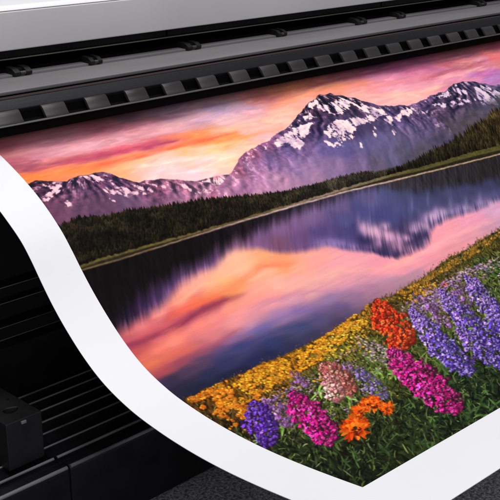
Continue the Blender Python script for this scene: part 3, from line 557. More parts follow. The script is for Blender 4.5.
for poly, kind, cnt in PIC['patches']:
    pts = sorted(poly_points(poly, int(cnt*1.0), rng), key=lambda p: -p[1])
    for a, b in pts:
        if kind in ('yellow', 'orange', 'gold') and vnoise(np.float32(a/7), np.float32(b/6), 611) < .30: continue
        if kind in ('yellow', 'yellowgreen') and rng.random() < np.clip((bank_at(a)-b-12)/42, 0, .72): continue
        col = PAL[kind][rng.integers(len(PAL[kind]))]*rng.uniform(.62, 1.06)
        r = rng.uniform(.6, 1.45) if kind in ('yellow', 'orange', 'gold') else rng.uniform(.5, 1.1)
        if kind == 'orange': r *= 1.35
        # shadow under the bloom, petals, light centre
        if rng.random() < .5: stamp_ellipse(a+.9, b-1.0, r*1.05, r*.8, 0, mcol(a, b)*.35, op=.55)
        stamp_ellipse(a, b, r*1.15, r*.72, rng.uniform(-.6, .6), col)
        if r > .8: stamp_ellipse(a-.3, b+.45, r*.5, r*.32, 0, np.minimum(col*1.25+.03, 1), op=.8)

# thin dry stalks and grasses standing against the water
for i in range(520):
    a = rng.uniform(-2, 640); b = bank_at(a)-rng.uniform(-1, 8)
    far = a > 215
    L = rng.uniform(2, 6.5)*(1.2 if rng.random() < .12 else .8)
    col = (C8(96, 66, 40) if far else C8(120, 84, 58))*rng.uniform(.4, 1.1)
    stamp_blade(a, b, rng.normal(-.1, .35), L, .22, col, rng.normal(0, .1), op=rng.uniform(.3, .75))
    if rng.random() < .3:
        J = brush(a, b); 
        stamp_ellipse(a+J[2]*L*.9, b+J[3]*L*.9, .6, .45, 0, col*1.3, op=.6)
# golden sedge tufts along the upper bank
for i in range(1100):
    a = rng.uniform(205, 640); b = bank_at(a)-rng.uniform(-2.5, 16)
    col = [C8(124, 96, 34), C8(92, 80, 30), C8(160, 118, 44), C8(62, 58, 24), C8(44, 44, 24)][rng.integers(5)]*rng.uniform(.6, 1.1)
    stamp_blade(a, b-2, rng.normal(-.2, .45), rng.uniform(1.8, 4.2), rng.uniform(.25, .5), col, rng.normal(0, .12), op=.85)

SP = dict(
 violet=([C8(108, 76, 204), C8(134, 100, 226), C8(84, 56, 176), C8(158, 126, 234), C8(122, 90, 216), C8(70, 46, 140), C8(176, 146, 230)], C8(206, 184, 246), C8(34, 26, 60)),
 purple=([C8(86, 40, 166), C8(110, 56, 190), C8(66, 30, 130), C8(128, 78, 206)], C8(160, 116, 220), C8(30, 18, 50)),
 magenta=([C8(220, 26, 134), C8(238, 44, 156), C8(196, 18, 116), C8(246, 74, 172), C8(164, 16, 94)], C8(255, 150, 206), C8(52, 12, 36)),
 red=([C8(222, 52, 22), C8(238, 74, 30), C8(196, 34, 18), C8(244, 96, 44)], C8(250, 136, 84), C8(84, 22, 12)),
 salmon=([C8(196, 100, 92), C8(214, 128, 112), C8(168, 74, 80), C8(224, 164, 140), C8(188, 92, 108)], C8(238, 196, 176), C8(70, 40, 30)),
 rose=([C8(214, 140, 140), C8(224, 168, 156), C8(190, 104, 120)], C8(240, 206, 190), C8(84, 56, 46)),
 mauve=([C8(112, 88, 168), C8(136, 110, 184), C8(92, 70, 140), C8(160, 136, 190)], C8(190, 170, 214), C8(48, 44, 52)),
 lilac=([C8(142, 92, 162), C8(166, 116, 178), C8(116, 70, 140)], C8(204, 160, 204), C8(58, 40, 50)))
def spike(tip, base, hw, kind, J):
    J = np.array(J); cols, hi, dark = SP[kind]
    inv = np.linalg.inv(np.array([[J[0], J[2]], [J[1], J[3]]]))
    d = inv @ (np.array(base)-np.array(tip)); L = float(np.hypot(*d)); d = d/L; nrm = np.array([-d[1], d[0]])
    def at(t, o):
        v = d*t*L+nrm*o
        return tip[0]+J[0]*v[0]+J[2]*v[1], tip[1]+J[1]*v[0]+J[3]*v[1]
    prof = lambda t: np.interp(t, [-.06, .0, .12, .3, .6, .85, 1.03], [.08, .28, .62, .92, 1.0, .78, .34])
    # stem and its leaves
    ang = math.atan2(-d[0], -d[1])
    x, y = at(1.25, 0)
    stamp_blade(x, y, ang, L*1.15, .55, C8(92, 84, 40)*.9, 0, J, .9)
    loose = kind in ('mauve', 'lilac')
    n = int(L*hw*(.62 if kind == 'violet' else .46 if not loose else .40))
    sd = rng.random()*50
    def rag(t, o): return .82+.42*vnoise(np.float32(t*7+sd), np.float32(3+np.sign(o)*2), 701)
    cand = []
    for i in range(n):
        t = rng.uniform(-.03, 1.03); o = rng.uniform(-1, 1)*hw*prof(t)*(1 if rng.random() < .88 else 1.25)
        cand.append((t, o*rag(t, o)))
    rl = (1.08 if kind == 'violet' else 1.34) if hw > 8.5 else 1.0
    if not loose:
        for t, o in cand[::2]:
            x, y = at(t, o*.85); stamp_ellipse(x, y, rl*1.5, rl*1.3, rng.uniform(0, 3), dark*rng.uniform(.6, 1.6), J, op=.7)
    for t, o in sorted(cand, key=lambda q: -abs(q[1])*.3-q[0]*6+rng.uniform(-4, 4)):
        x, y = at(t, o)
        r = rl*rng.choice([.5, .75, .95, 1.15, 1.4])*rng.uniform(.85, 1.15)*(.6 if t < .1 else 1)
        e = abs(o)/(hw*prof(t)+.01)
        lit = (.86+.34*vnoise(np.float32(x/6), np.float32(y/6), 703))*(1-.20*o/hw)
        c = cols[rng.integers(len(cols))]
        if kind == 'violet': c = c+np.clip(.6-t, 0, .6)*.5*np.array([.55, .36, .22], np.float32)
        c = c*(1.18-.28*e*rng.random()-.7*max(0, t-.72))*rng.uniform(.72, 1.12)*lit
        an = rng.uniform(0, 3.14)
        stamp_ellipse(x+.5, y-1.1, r*1.15, r*.95, an, dark*1.1, J, op=.6)
        for q in range(rng.integers(2, 4)):
            ox, oy = rng.normal(0, .42*r, 2)
            stamp_ellipse(x+J[0]*ox+J[2]*oy, y+J[1]*ox+J[3]*oy, r*rng.uniform(.6, .95), r*rng.uniform(.45, .7), an+rng.normal(0, .8), np.clip(c*rng.uniform(.78, 1.22), 0, 1), J, sharp=.7)
        if rng.random() < .55:
            stamp_ellipse(x-.2*r, y+.6*r, r*.40, r*.26, an, np.minimum(c*.42+hi*.68, 1), J, op=.85, sharp=.6)
        if rng.random() < (.16 if kind == 'violet' else .06):
            stamp_ellipse(x, y, r*.3, r*.22, 0, C8(236, 218, 214), J, op=.75)
    if kind == 'violet':      # loose pale buds round the tip
        for i in range(int(hw*5)):
            t = rng.uniform(-.14, .35); o = rng.normal(0, hw*.55)
            x, y = at(t, o); stamp_ellipse(x, y, rng.uniform(.4, .85), rng.uniform(.35, .6), rng.uniform(0, 3), [C8(206, 176, 224), C8(178, 146, 220), C8(216, 178, 196), C8(150, 118, 210)][rng.integers(4)]*rng.uniform(.75, 1.05), J, op=.9)
    # green showing between the florets
    for i in range(int(n*.07)):
        t = rng.uniform(.1, 1.05); o = rng.uniform(-1, 1)*hw*prof(t)
        x, y = at(t, o); stamp_blade(x, y, rng.normal(-.3, .8), rng.uniform(1.5, 4), .3, C8(70, 84, 38)*rng.uniform(.4, 1.2), rng.normal(0, .1), J, .8)

def daisy(a, b, r1, r2, J):
    """marigold seen from the side: petals fan up and outward over a dark heart"""
    big = r1 > 10
    for ring, k in enumerate([1.0, .82, .62, .42]):
        for i in range(26 if big else 20):
            an = rng.normal(-.35, 1.15)+(0 if i % 4 else 3.1)*.9
            px, py = math.sin(an)*r1*k*.30, math.cos(an)*r2*k*.28
            x = a+J[0]*px+J[2]*py; y = b+J[1]*px+J[3]*py
            col = [C8(244, 92, 14), C8(228, 70, 10), C8(250, 112, 22), C8(200, 52, 8), C8(252, 128, 34)][rng.integers(5)]*(.78+.11*ring)*rng.uniform(.72, 1.08)
            stamp_blade(x, y, math.atan2(px, py)+rng.normal(0, .12), r1*k*.66, r1*.13, np.minimum(col, 1), rng.normal(0, .12), J, tipcol=np.minimum(col*1.22, 1))
    for i in range(46 if big else 8):
        q = math.sqrt(rng.random())*.34; an = rng.uniform(0, 6.283)
        px, py = r1*.12+math.sin(an)*r1*q, -r2*.22+math.cos(an)*r2*q*.8
        stamp_ellipse(a+J[0]*px+J[2]*py, b+J[1]*px+J[3]*py, .8, .6, 0, C8(110, 30, 10)*rng.uniform(.3, 1.4), J, op=.85)

for tip, base, hw, kind, J in sorted(PIC['spikes'], key=lambda s: -(s[0][1]+s[1][1])):
    spike(tip, base, hw, kind, J)
for a, b, r1, r2, *J in PIC['daisies']:
    daisy(a, b, r1, r2, J)
# a few bright blades crossing in front
for i in range(420):
    a = rng.uniform(-4, 460); b = rng.uniform(-14, min(150, bank_at(a)-30))
    g = GREENS[rng.integers(len(GREENS))]*rng.uniform(.8, 1.35)
    if b < 70: g = g*.8
    stamp_blade(a, b, rng.normal(-.5, .8), rng.uniform(4, 9), rng.uniform(.22, .42), g, rng.normal(0, .2), op=.7)

IMG = np.clip(IMG, 0, 1)
#@@ENDPAINT@@
buf = np.ones((NY, NX, 4), np.float32); buf[..., :3] = IMG
art = bpy.data.images.new('landscape_artwork', NX, NY, alpha=False)
art.colorspace_settings.name = 'sRGB'
art.pixels.foreach_set(buf.ravel()); art.update(); art.pack()
del buf
# ------------------------------------------------------------------ scene
Z0 = .524                       # camera height above the carpet; everything below is measured from the camera level
scene = bpy.context.scene
col_root = scene.collection

def mat(name, color=(.1, .1, .1), rough=.5, metal=0.0, spec=.5, bump=None, var=None, coat=0.0, stretch=None):
    m = bpy.data.materials.new(name); m.use_nodes = True
    nt = m.node_tree; b = nt.nodes['Principled BSDF']
    b.inputs['Base Color'].default_value = (*color, 1)
    b.inputs['Roughness'].default_value = rough
    b.inputs['Metallic'].default_value = metal
    b.inputs['Specular IOR Level'].default_value = spec
    b.inputs['Coat Weight'].default_value = coat
    tc = nt.nodes.new('ShaderNodeTexCoord'); mp = nt.nodes.new('ShaderNodeMapping')
    nt.links.new(tc.outputs['Object'], mp.inputs['Vector'])
    if stretch: mp.inputs['Scale'].default_value = stretch
    if var:                      # (scale, amount) mottling of the base colour and the gloss
        n = nt.nodes.new('ShaderNodeTexNoise'); n.inputs['Scale'].default_value = var[0]; n.inputs['Detail'].default_value = 6
        nt.links.new(mp.outputs['Vector'], n.inputs['Vector'])
        r = nt.nodes.new('ShaderNodeMapRange'); r.inputs['From Min'].default_value = .3; r.inputs['From Max'].default_value = .7
        r.inputs['To Min'].default_value = 1-var[1]; r.inputs['To Max'].default_value = 1+var[1]
        nt.links.new(n.outputs['Fac'], r.inputs['Value'])
        mx = nt.nodes.new('ShaderNodeMix'); mx.data_type = 'RGBA'; mx.blend_type = 'MULTIPLY'; mx.inputs['Factor'].default_value = 1
        mx.inputs['A'].default_value = (*color, 1); nt.links.new(r.outputs['Result'], mx.inputs['B'])
        nt.links.new(mx.outputs['Result'], b.inputs['Base Color'])
        r2 = nt.nodes.new('ShaderNodeMapRange'); r2.inputs['From Min'].default_value = .3; r2.inputs['From Max'].default_value = .7
        r2.inputs['To Min'].default_value = rough*.85; r2.inputs['To Max'].default_value = min(1, rough*1.2)
        nt.links.new(n.outputs['Fac'], r2.inputs['Value']); nt.links.new(r2.outputs['Result'], b.inputs['Roughness'])
    if bump:                     # (scale, strength, distance)
        n = nt.nodes.new('ShaderNodeTexNoise'); n.inputs['Scale'].default_value = bump[0]; n.inputs['Detail'].default_value = 4
        nt.links.new(mp.outputs['Vector'], n.inputs['Vector'])
        bp = nt.nodes.new('ShaderNodeBump'); bp.inputs['Strength'].default_value = bump[1]; bp.inputs['Distance'].default_value = bump[2]
        nt.links.new(n.outputs['Fac'], bp.inputs['Height']); nt.links.new(bp.outputs['Normal'], b.inputs['Normal'])
    return m

M_top = mat('white_lid', (.80, .80, .82), .45, bump=(500, .06, .0004), var=(5, .02))
M_cover = mat('light_grey_shell', (.52, .507, .52), .55, bump=(900, .12, .0004), var=(9, .04))
M_plate = mat('satin_grey_plate', (.160, .153, .158), .5, bump=(700, .15, .0003), var=(30, .06), stretch=(.3, 1, 1))
M_strip = mat('brushed_dark_metal', (.020, .0195, .022), .42, metal=.6, bump=(500, .3, .0004), var=(40, .14), stretch=(.08, 1, 1))
M_tab = mat('worn_steel', (.050, .046, .047), .44, metal=.55, bump=(420, .3, .0004), var=(60, .25), stretch=(.12, 1, 1))
M_lip = mat('pale_lip', (.10, .097, .097), .5, metal=.5)
M_black = mat('black_plastic', (.0045, .0045, .005), .42, spec=.22, bump=(1200, .2, .0003), var=(60, .2))
M_blacks = mat('satin_black_rib', (.008, .008, .010), .4, spec=.3, bump=(900, .15, .0003), var=(45, .25))
M_box = mat('black_moulded_box', (.009, .009, .0105), .5, bump=(1500, .3, .0003), var=(40, .15))
M_deep = mat('dark_cavity', (.003, .003, .003), .9, spec=.03)
M_groove = mat('groove_reflection_tint', (.022, .009, .010), .6)  # reddish reflection of the print put into the colour
M_rod = mat('polished_rod', (.42, .41, .36), .3, metal=.9)
M_clip = mat('smoked_clip', (.008, .008, .009), .4, spec=.3)

M_edge = mat('edge_highlight', (.17, .17, .18), .4, var=(60, .6), stretch=(.25, 1, 1))  # lighter grey that paints the highlights along black edges

class MB:
    def __init__(s): s.v = []; s.f = []
    def prism(s, prof, x0, x1, closed=True):
        """extrude a (y, z) outline along x; caps at both ends"""
        n = len(prof); o = len(s.v)
        s.v += [(x0, y, z) for y, z in prof]+[(x1, y, z) for y, z in prof]
        m = n if closed else n-1
        for i in range(m):
            j = (i+1) % n; s.f.append((o+i, o+j, o+n+j, o+n+i))
        if closed:
            s.f.append(tuple(o+i for i in range(n))[::-1]); s.f.append(tuple(o+n+i for i in range(n)))
        return s
    def box(s, x0, x1, y0, y1, z0, z1):
        return s.prism([(y0, z0), (y1, z0), (y1, z1), (y0, z1)], x0, x1)
    def tube(s, p0, p1, r, n=16):
        from mathutils import Vector
        p0 = Vector(p0); p1 = Vector(p1); d = (p1-p0).normalized()
        u = d.orthogonal().normalized(); w = d.cross(u); o = len(s.v)
        for p in (p0, p1):
            for k in range(n):
                a = 6.283185*k/n; q = p+r*(math.cos(a)*u+math.sin(a)*w); s.v.append(tuple(q))
        for k in range(n):
            j = (k+1) % n; s.f.append((o+k, o+j, o+n+j, o+n+k))
        s.f.append(tuple(o+k for k in range(n))[::-1]); s.f.append(tuple(o+n+k for k in range(n)))
        return s
    def build(s, name, m, parent=None, bevel=0, seg=3, loc=(0, 0, 0), smooth=True):
        me = bpy.data.meshes.new(name); me.from_pydata(s.v, [], s.f); me.update()
        import bmesh
        bm = bmesh.new(); bm.from_mesh(me); bmesh.ops.recalc_face_normals(bm, faces=bm.faces)
        if bevel:
            ed = [e for e in bm.edges if len(e.link_faces) == 2 and e.calc_face_angle(0) > .5]
            bmesh.ops.bevel(bm, geom=ed, offset=bevel, segments=seg, affect='EDGES', profile=.5, clamp_overlap=True)
        for f in bm.faces: f.smooth = smooth
        if smooth:
            for e in bm.edges:
                if len(e.link_faces) == 2 and e.calc_face_angle(0) > .7: e.smooth = False
        bm.to_mesh(me); bm.free()
        me.materials.append(m)
        o = bpy.data.objects.new(name, me); col_root.objects.link(o); o.location = loc
        if parent: o.parent = parent
        return o

def rnd(prof, r, n=4):
    """round the corners of a (y, z) outline"""
    out = []; N = len(prof)
    for i in range(N):
        p = np.array(prof[i]); a = np.array(prof[i-1])-p; b = np.array(prof[(i+1) % N])-p
        la, lb = np.hypot(*a), np.hypot(*b); k = min(r, la*.45, lb*.45)
        s_, e = p+a/la*k, p+b/lb*k
        for t in np.linspace(0, 1, n+1): out.append(tuple((1-t)**2*s_+2*t*(1-t)*p+t*t*e))
    return out

XA, XB = -.42, 2.10             # ends of the printer along its length
printer = bpy.data.objects.new('wide_format_printer', None); col_root.objects.link(printer)
printer.location = (0, .74, 0)
printer['label'] = 'grey and black wide format printer with a row of metal tabs above the emerging print'
printer['category'] = 'printer'
ROOT_OFF = (0, -.74, Z0)        # parts are modelled from the camera level

def part(mb, name, m, bevel=0, parent=None, **k):
    o = mb.build(name, m, parent or printer, bevel, **k)
    if parent is None: o.location = ROOT_OFF
    return o

# upper shell: upright front face, flat bright top
shell = MB().prism(rnd([(.790, -.1427), (.790, -.1098), (1.15, -.1098), (1.15, -.1427)], .0012), XA, XB)
part(shell, 'front_fascia', M_cover)
part(MB().prism(rnd([(.7902, -.1094), (.7940, -.1052), (1.15, -.1042), (1.15, -.1094)], .0015), XA, XB), 'top_lid', M_top)
# black carriage slot under the shell
back = MB().prism([(.862, -.1603), (.862, -.1435), (1.14, -.1435), (1.14, -.1603)], XA+.004, XB-.004)
part(back, 'slot_back_wall', M_deep)
x = -.30; k = 0
beam = MB()
segs = [XA+.01, -.145, .2605, .61, 1.0, 1.4, 1.8, XB-.01]
for s0, s1 in zip(segs[:-1], segs[1:]):
    beam.prism(rnd([(.812, -.1537), (.812, -.1433), (.846, -.1433), (.846, -.1537)], .0015), s0+.0012, s1-.0012)
part(beam, 'carriage_beam', M_black)
part(MB().tube((XA+.01, .8105, -.1537), (XB-.01, .8105, -.1537), .0009, 12), 'guide_rod', M_rod)
# grey plate on which the media lies inside the slot, with its back strip
plate = MB().prism(rnd([(.7425, -.1700), (.7415, -.1664), (.788, -.1652), (.788, -.1700)], .0012), XA+.01, XB-.01)
part(plate, 'media_plate', M_plate)
part(MB().prism([(.7895, -.1690), (.7895, -.1637), (.8010, -.1632), (.8010, -.1690)], XA+.01, XB-.01), 'rear_plate', M_plate)
part(MB().prism([(.8015, -.1690), (.8015, -.1650), (.8615, -.1645), (.8615, -.1690)], XA+.01, XB-.01), 'slot_floor', M_deep)
part(MB().prism([(.8015, -.1648), (.8015, -.1605), (.8050, -.1605), (.8050, -.1648)], XA+.01, XB-.01), 'slot_ledge', M_deep)
part(MB().prism([(.786, -.1710), (.786, -.1692), (.860, -.1692), (.860, -.1710)], XA+.01, XB-.01), 'plate_seam', M_deep)
# pinch clips standing at the back of the plate
CLX = [-.25, -.09, .071, .151, .274, .404, .541, .619, .797, .96, 1.13, 1.30, 1.48, 1.66]
clips = []
for i, cx_ in enumerate(CLX):
    w = .009 if i % 2 == 0 else .0068
    mb = MB()
    mb.prism(rnd([(.786, -.1650), (.785, -.1615), (.790, -.1585), (.800, -.1575), (.803, -.1625)], .0012), -w, -w*.35)
    mb.prism(rnd([(.786, -.1650), (.785, -.1615), (.790, -.1585), (.800, -.1575), (.803, -.1625)], .0012), w*.35, w)
    mb.box(-w*.36, w*.36, .792, .802, -.1622, -.1592)
    if clips and i not in (1, 2):
        o = clips[1 if i % 2 else 0].copy(); col_root.objects.link(o); o.parent = printer
    else:
        o = part(mb, 'pinch_clip', M_clip)
    o.location = (cx_, -.74, Z0); clips.append(o)
    r = MB().tube((-w*.30, .787, -.1625), (w*.30, .787, -.1625), .0018, 14)
    ro = r.build('pinch_roller', M_tab, o)
# added groove piece coloured as the print's reddish reflection, strip, tabs
part(MB().prism([(.7365, -.1722), (.7365, -.1712), (.7414, -.1706), (.7414, -.1722)], XA+.01, XB-.01), 'groove_reflection', M_groove)
strip = MB().prism(rnd([(.7280, -.1789), (.7345, -.1716), (.7362, -.1716), (.7362, -.1765), (.7300, -.1835)], .0007), XA+.01, XB-.01)
part(strip, 'front_strip', M_strip)
# tabs: curved tongues hanging from the strip
def arc_tab(out=0.0, th=.0011):
    P = [(.7286, -.1791), (.7270, -.1796), (.7254, -.1809), (.7240, -.1828), (.7226, -.1848), (.7211, -.1868), (.7197, -.1887)]
    q = [(y-out, z+out*.4) for y, z in P]; inner = [(y+.0016, z-.0010) for y, z in P[::-1]]
    return q+inner
gaps = [-.3045, -.2590, -.2135, -.1680, -.1235, -.0790, -.0345, .0105]
# tab starts along the printer: pitch shortens gently from 44 to 38 mm
xs_ = [.0015]; pitch = .0447
while xs_[-1] < XB-.08:
    xs_.append(xs_[-1]+pitch); pitch = max(.0378, pitch-.00042)
while xs_[0] > XA+.05: xs_.insert(0, xs_[0]-.0450)
for x0 in xs_:
    o = part(MB().prism(arc_tab(.0012), x0, x0+.0228), 'guide_tab', M_tab, bevel=.0004, seg=2)
part(MB().prism(rnd([(.7212, -.1893), (.7212, -.1968), (.7230, -.1985), (.7260, -.1985), (.7260, -.1893)], .0006), XA+.011, XB-.011), 'shadow_gap_bar', M_deep)  # black bar added as the shadow gap below the lip
lip = MB().prism(rnd([(.7174, -.1894), (.7180, -.1884), (.7196, -.1880), (.7192, -.1894)], .0004), XA+.01, XB-.01)
part(lip, 'lower_lip', M_lip)
part(MB().prism([(.7292, -.1895), (.7292, -.1798), (.7360, -.1770), (.7360, -.1900)], XA+.012, XB-.012), 'tab_cavity', M_deep)
part(MB().prism([(.7192, -.1905), (.7192, -.1895), (.8100, -.1780), (.8100, -.1715), (.7370, -.1723), (.7362, -.1901)], XA+.012, XB-.012), 'inner_tray', M_deep)
# body below the paper exit: stepped black front
body = MB().prism(rnd([(.800, -.214), (.800, -.352), (.7930, -.356), (.7930, -.366), (.7880, -.369), (.7880, -.384), (.7800, -.3880), (.7800, -.400), (.7700, -.4035), (.7700, -.5160), (1.15, -.5160), (1.15, -.214)], .0016), XA, XB)
part(body, 'lower_body', M_black)
part(MB().prism([(.866, -.1990), (.866, -.1430), (1.149, -.1430), (1.149, -.2135), (.880, -.2135)], XA+.012, XB-.012), 'rear_body', M_deep)
for xe in (XA-.012, XB):
    e = MB().prism(rnd([(.700, -.205), (.700, -.110), (.730, -.096), (1.16, -.096), (1.16, -.519), (.765, -.519), (.765, -.215)], .008), xe, xe+.012)
    part(e, 'end_panel', M_black, bevel=.001)
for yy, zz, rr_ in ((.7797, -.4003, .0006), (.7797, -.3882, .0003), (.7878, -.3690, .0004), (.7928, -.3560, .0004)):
    part(MB().tube((XA+.01, yy, zz), (XB-.01, yy, zz), rr_, 10), 'body_edge_highlight', M_edge)  # pale beads added as painted highlight lines on the body steps
# ribbed deck in two modules
def deck(x0, x1):
    t = part(MB().prism(rnd([(.6275, -.520), (.6275, -.4535), (.6295, -.4500), (.6385, -.4500), (.6410, -.4535), (.7690, -.4600), (.7690, -.520)], .0018), x0, x1), 'output_deck', M_blacks, bevel=.0005, seg=2)
    for y0 in (.6455, .6655, .6865, .7050, .7240, .7425, .7600):
        w = .011 if y0 > .65 else .006
        z = -.4500-(y0-.6455)*.02
        o = MB().prism(rnd([(y0, z-.010), (y0+.0008, z-.0008), (y0+.003, z), (y0+w, z-.004), (y0+w+.001, z-.012)], .0009, 4), x0+.0006, x1-.0006)
        r = o.build('rib', M_blacks, t)
        MB().tube((x0+.001, y0+.0016, z-.0006), (x1-.001, y0+.0016, z-.0006), .00085 if y0 > .65 else .0012, 10).build('edge_highlight', M_edge, t)  # lighter bead paints the highlight along the rib
def front_bead(x0, x1): part(MB().tube((x0+.001, .6290, -.4513), (x1-.001, .6290, -.4513), .0016, 12), 'front_edge_highlight', M_edge)  # painted highlight along the deck's front edge
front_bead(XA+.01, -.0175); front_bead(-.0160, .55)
deck(XA+.01, -.0175); deck(-.0160, .55); deck(.5515, 1.1); deck(1.1015, XB-.01)
for lx in (XA+.10, XB-.12):
    part(MB().box(lx-.03, lx+.03, .80, 1.08, -.5235, -.512), 'foot', M_black, bevel=.003)

# black block standing on the deck, keyhole in its top
import bmesh
def block():
    x0, x1, y0, y1, zb, zt = -.0555, -.0218, .6545, .7680, -.4497, -.4080
    me = bpy.data.meshes.new('latch_block'); bm = bmesh.new()
    # top face with a keyhole: ring of points round the opening
    cx0, cy0 = -.0395, .6735
    hole = []
    for k in range(28):
        a = 2*math.pi*k/28
        r = .0052*(1.0+.55*max(0, math.cos(a))**6)
        hole.append((cx0+r*math.cos(a)*1.0, cy0+.62*r*math.sin(a)*1.5))
    def outer(k):
        a = 2*math.pi*k/28; c, s_ = math.cos(a), math.sin(a)
        tx = (x1-cx0)/c if c > 1e-6 else ((x0-cx0)/c if c < -1e-6 else 9)
        ty = (y1-cy0)/s_ if s_ > 1e-6 else ((y0-cy0)/s_ if s_ < -1e-6 else 9)
        t = min(tx, ty); return (cx0+t*c, cy0+t*s_)
    pts = [outer(k) for k in range(28)]
    # snap the four nearest points to the corners
    for cxn, cyn in ((x0, y0), (x1, y0), (x1, y1), (x0, y1)):
        i = min(range(28), key=lambda k: (pts[k][0]-cxn)**2+(pts[k][1]-cyn)**2); pts[i] = (cxn, cyn)
    T = [bm.verts.new((p[0], p[1], zt)) for p in pts]; Bv = [bm.verts.new((p[0], p[1], zb)) for p in pts]
    Hh = [bm.verts.new((p[0], p[1], zt)) for p in hole]; Hd = [bm.verts.new((p[0], p[1], zt-.02)) for p in hole]
    for k in range(28):
        j = (k+1) % 28
        bm.faces.new((T[k], T[j], Hh[j], Hh[k])); bm.faces.new((Bv[k], Bv[j], T[j], T[k])); bm.faces.new((Hh[k], Hh[j], Hd[j], Hd[k]))
    bm.faces.new(Hd); bm.faces.new(Bv[::-1])
    bmesh.ops.recalc_face_normals(bm, faces=bm.faces)
    ed = [e for e in bm.edges if len(e.link_faces) == 2 and e.calc_face_angle(0) > 1.0]
    bmesh.ops.bevel(bm, geom=ed, offset=.0007, segments=3, affect='EDGES', profile=.5, clamp_overlap=True)
    bm.to_mesh(me); bm.free(); me.materials.append(M_box)
    o = bpy.data.objects.new('latch_block', me); col_root.objects.link(o); o.parent = printer; o.location = ROOT_OFF
    return o
blk = block()
MB().box(-.0418, -.0372, .6530, .6560, -.4122, -.4098).build('catch', M_rod if False else M_plate, blk, bevel=.0004)
for sx, sy in ((-.0470, .6900), (-.0300, .6900)):
    MB().tube((sx, sy, -.4085), (sx, sy, -.4072), .0013, 12).build('screw', M_clip, blk)

# ---- printed sheet ------------------------------------------------------
CP = np.array([(.860, -.176), (.830, -.1800), (.800, -.1860), (.770, -.1930), (.742, -.2025), (.720, -.2113), (.704, -.2182), (.684, -.2280), (.667, -.2380), (.652, -.2490), (.640, -.2595), (.630, -.2705), (.619, -.2835), (.605, -.2985), (.590, -.3125), (.572, -.3270), (.5536, -.3385), (.5213, -.3505), (.4894, -.3562), (.4594, -.3588), (.4236, -.3592), (.395, -.3577), (.370, -.3555), (.344, -.3527), (.293, -.3468), (.260, -.3430)])
def dense(P, n=12):
    s = np.r_[0, np.cumsum(np.hypot(*np.diff(P, axis=0).T))]; m = np.gradient(P, s, axis=0); out = []
    for i in range(len(P)-1):
        h = s[i+1]-s[i]
        for t in np.linspace(0, 1, n, endpoint=False):
            out.append((2*t**3-3*t*t+1)*P[i]+(t**3-2*t*t+t)*h*m[i]+(-2*t**3+3*t*t)*P[i+1]+(t**3-t*t)*h*m[i+1])
    out.append(P[-1]); return np.array(out)
Pd = dense(CP); Sl = np.r_[0, np.cumsum(np.hypot(*np.diff(Pd, axis=0).T))]
Bd = np.interp(-.344, -Pd[:, 0], Sl)-Sl          # metres up from the lower edge of the print
def sheet_point(X, b):
    y = np.interp(-b, -Bd, Pd[:, 0]); z = np.interp(-b, -Bd, Pd[:, 1])
    if X < 0:                                    # the free edge lifts a touch where the sheet bends
        z += .0030*math.exp(-((y-.632)/.022)**2)*(X/-.0375)**1.5
    z += .0006*math.sin(X*9+y*21)*min(1, max(0, X)*3)
    return (X, y, z+Z0)
MARG, WS = .0375, AW/1000
Xc = [-MARG, -.028, -.019, -.010, -.004, 0.0]+[round(.0125*i, 4) for i in range(1, 33)]+[round(.4+.03*i, 4) for i in range(1, 25)]+[WS, WS+.012, WS+MARG]
Xc = sorted(set(Xc))
Bc = list(np.linspace(.505, .0, 190))+list(np.linspace(-.004, -.051, 14))
def cut(X): return -.037*min(max(X, 0), .3)
V, UV = [], []
for b in Bc:
    for X in Xc:
        bb = b+cut(X)*min(1, max(0, 1-b/.12))
        V.append(sheet_point(X, bb)); UV.append((X/WS, (bb*1000-B0)/(B1-B0)))
nc = len(Xc); Fc = []; mi = []
for i in range(len(Bc)-1):
    for j in range(nc-1):
        Fc.append((i*nc+j, (i+1)*nc+j, (i+1)*nc+j+1, i*nc+j+1))
        mi.append(1 if (Bc[i+1] >= -1e-6 and Xc[j] >= -1e-9 and Xc[j+1] <= WS+1e-9) else 0)
me = bpy.data.meshes.new('printed_sheet'); me.from_pydata(V, [], Fc); me.update()
uvl = me.uv_layers.new(name='print')
for l in me.loops: uvl.data[l.index].uv = UV[l.vertex_index]
for p_, m_ in zip(me.polygons, mi): p_.material_index = m_; p_.use_smooth = True

M_paper = mat('white_photo_paper', (.80, .80, .825), .45, spec=.3, bump=(260, .05, .0006), var=(6, .012))
M_print = bpy.data.materials.new('printed_picture'); M_print.use_nodes = True
nt = M_print.node_tree; bs = nt.nodes['Principled BSDF']
ti = nt.nodes.new('ShaderNodeTexImage'); ti.image = art; ti.interpolation = 'Cubic'; ti.extension = 'EXTEND'
uvn = nt.nodes.new('ShaderNodeUVMap'); uvn.uv_map = 'print'
nt.links.new(uvn.outputs['UV'], ti.inputs['Vector'])
nt.links.new(ti.outputs['Color'], bs.inputs['Base Color'])
bs.inputs['Roughness'].default_value = .6; bs.inputs['Specular IOR Level'].default_value = .04
me.materials.append(M_paper); me.materials.append(M_print)
sheet = bpy.data.objects.new('printed_sheet', me); col_root.objects.link(sheet)
sheet['label'] = 'white bordered photo print of a mountain lake with wildflowers curving out of the printer'
sheet['category'] = 'print'
so = sheet.modifiers.new('thickness', 'SOLIDIFY'); so.thickness = .0004; so.offset = -1; so.material_offset = 0; so.material_offset_rim = 0
es = sheet.modifiers.new('crisp_edge', 'EDGE_SPLIT'); es.split_angle = math.radians(50)

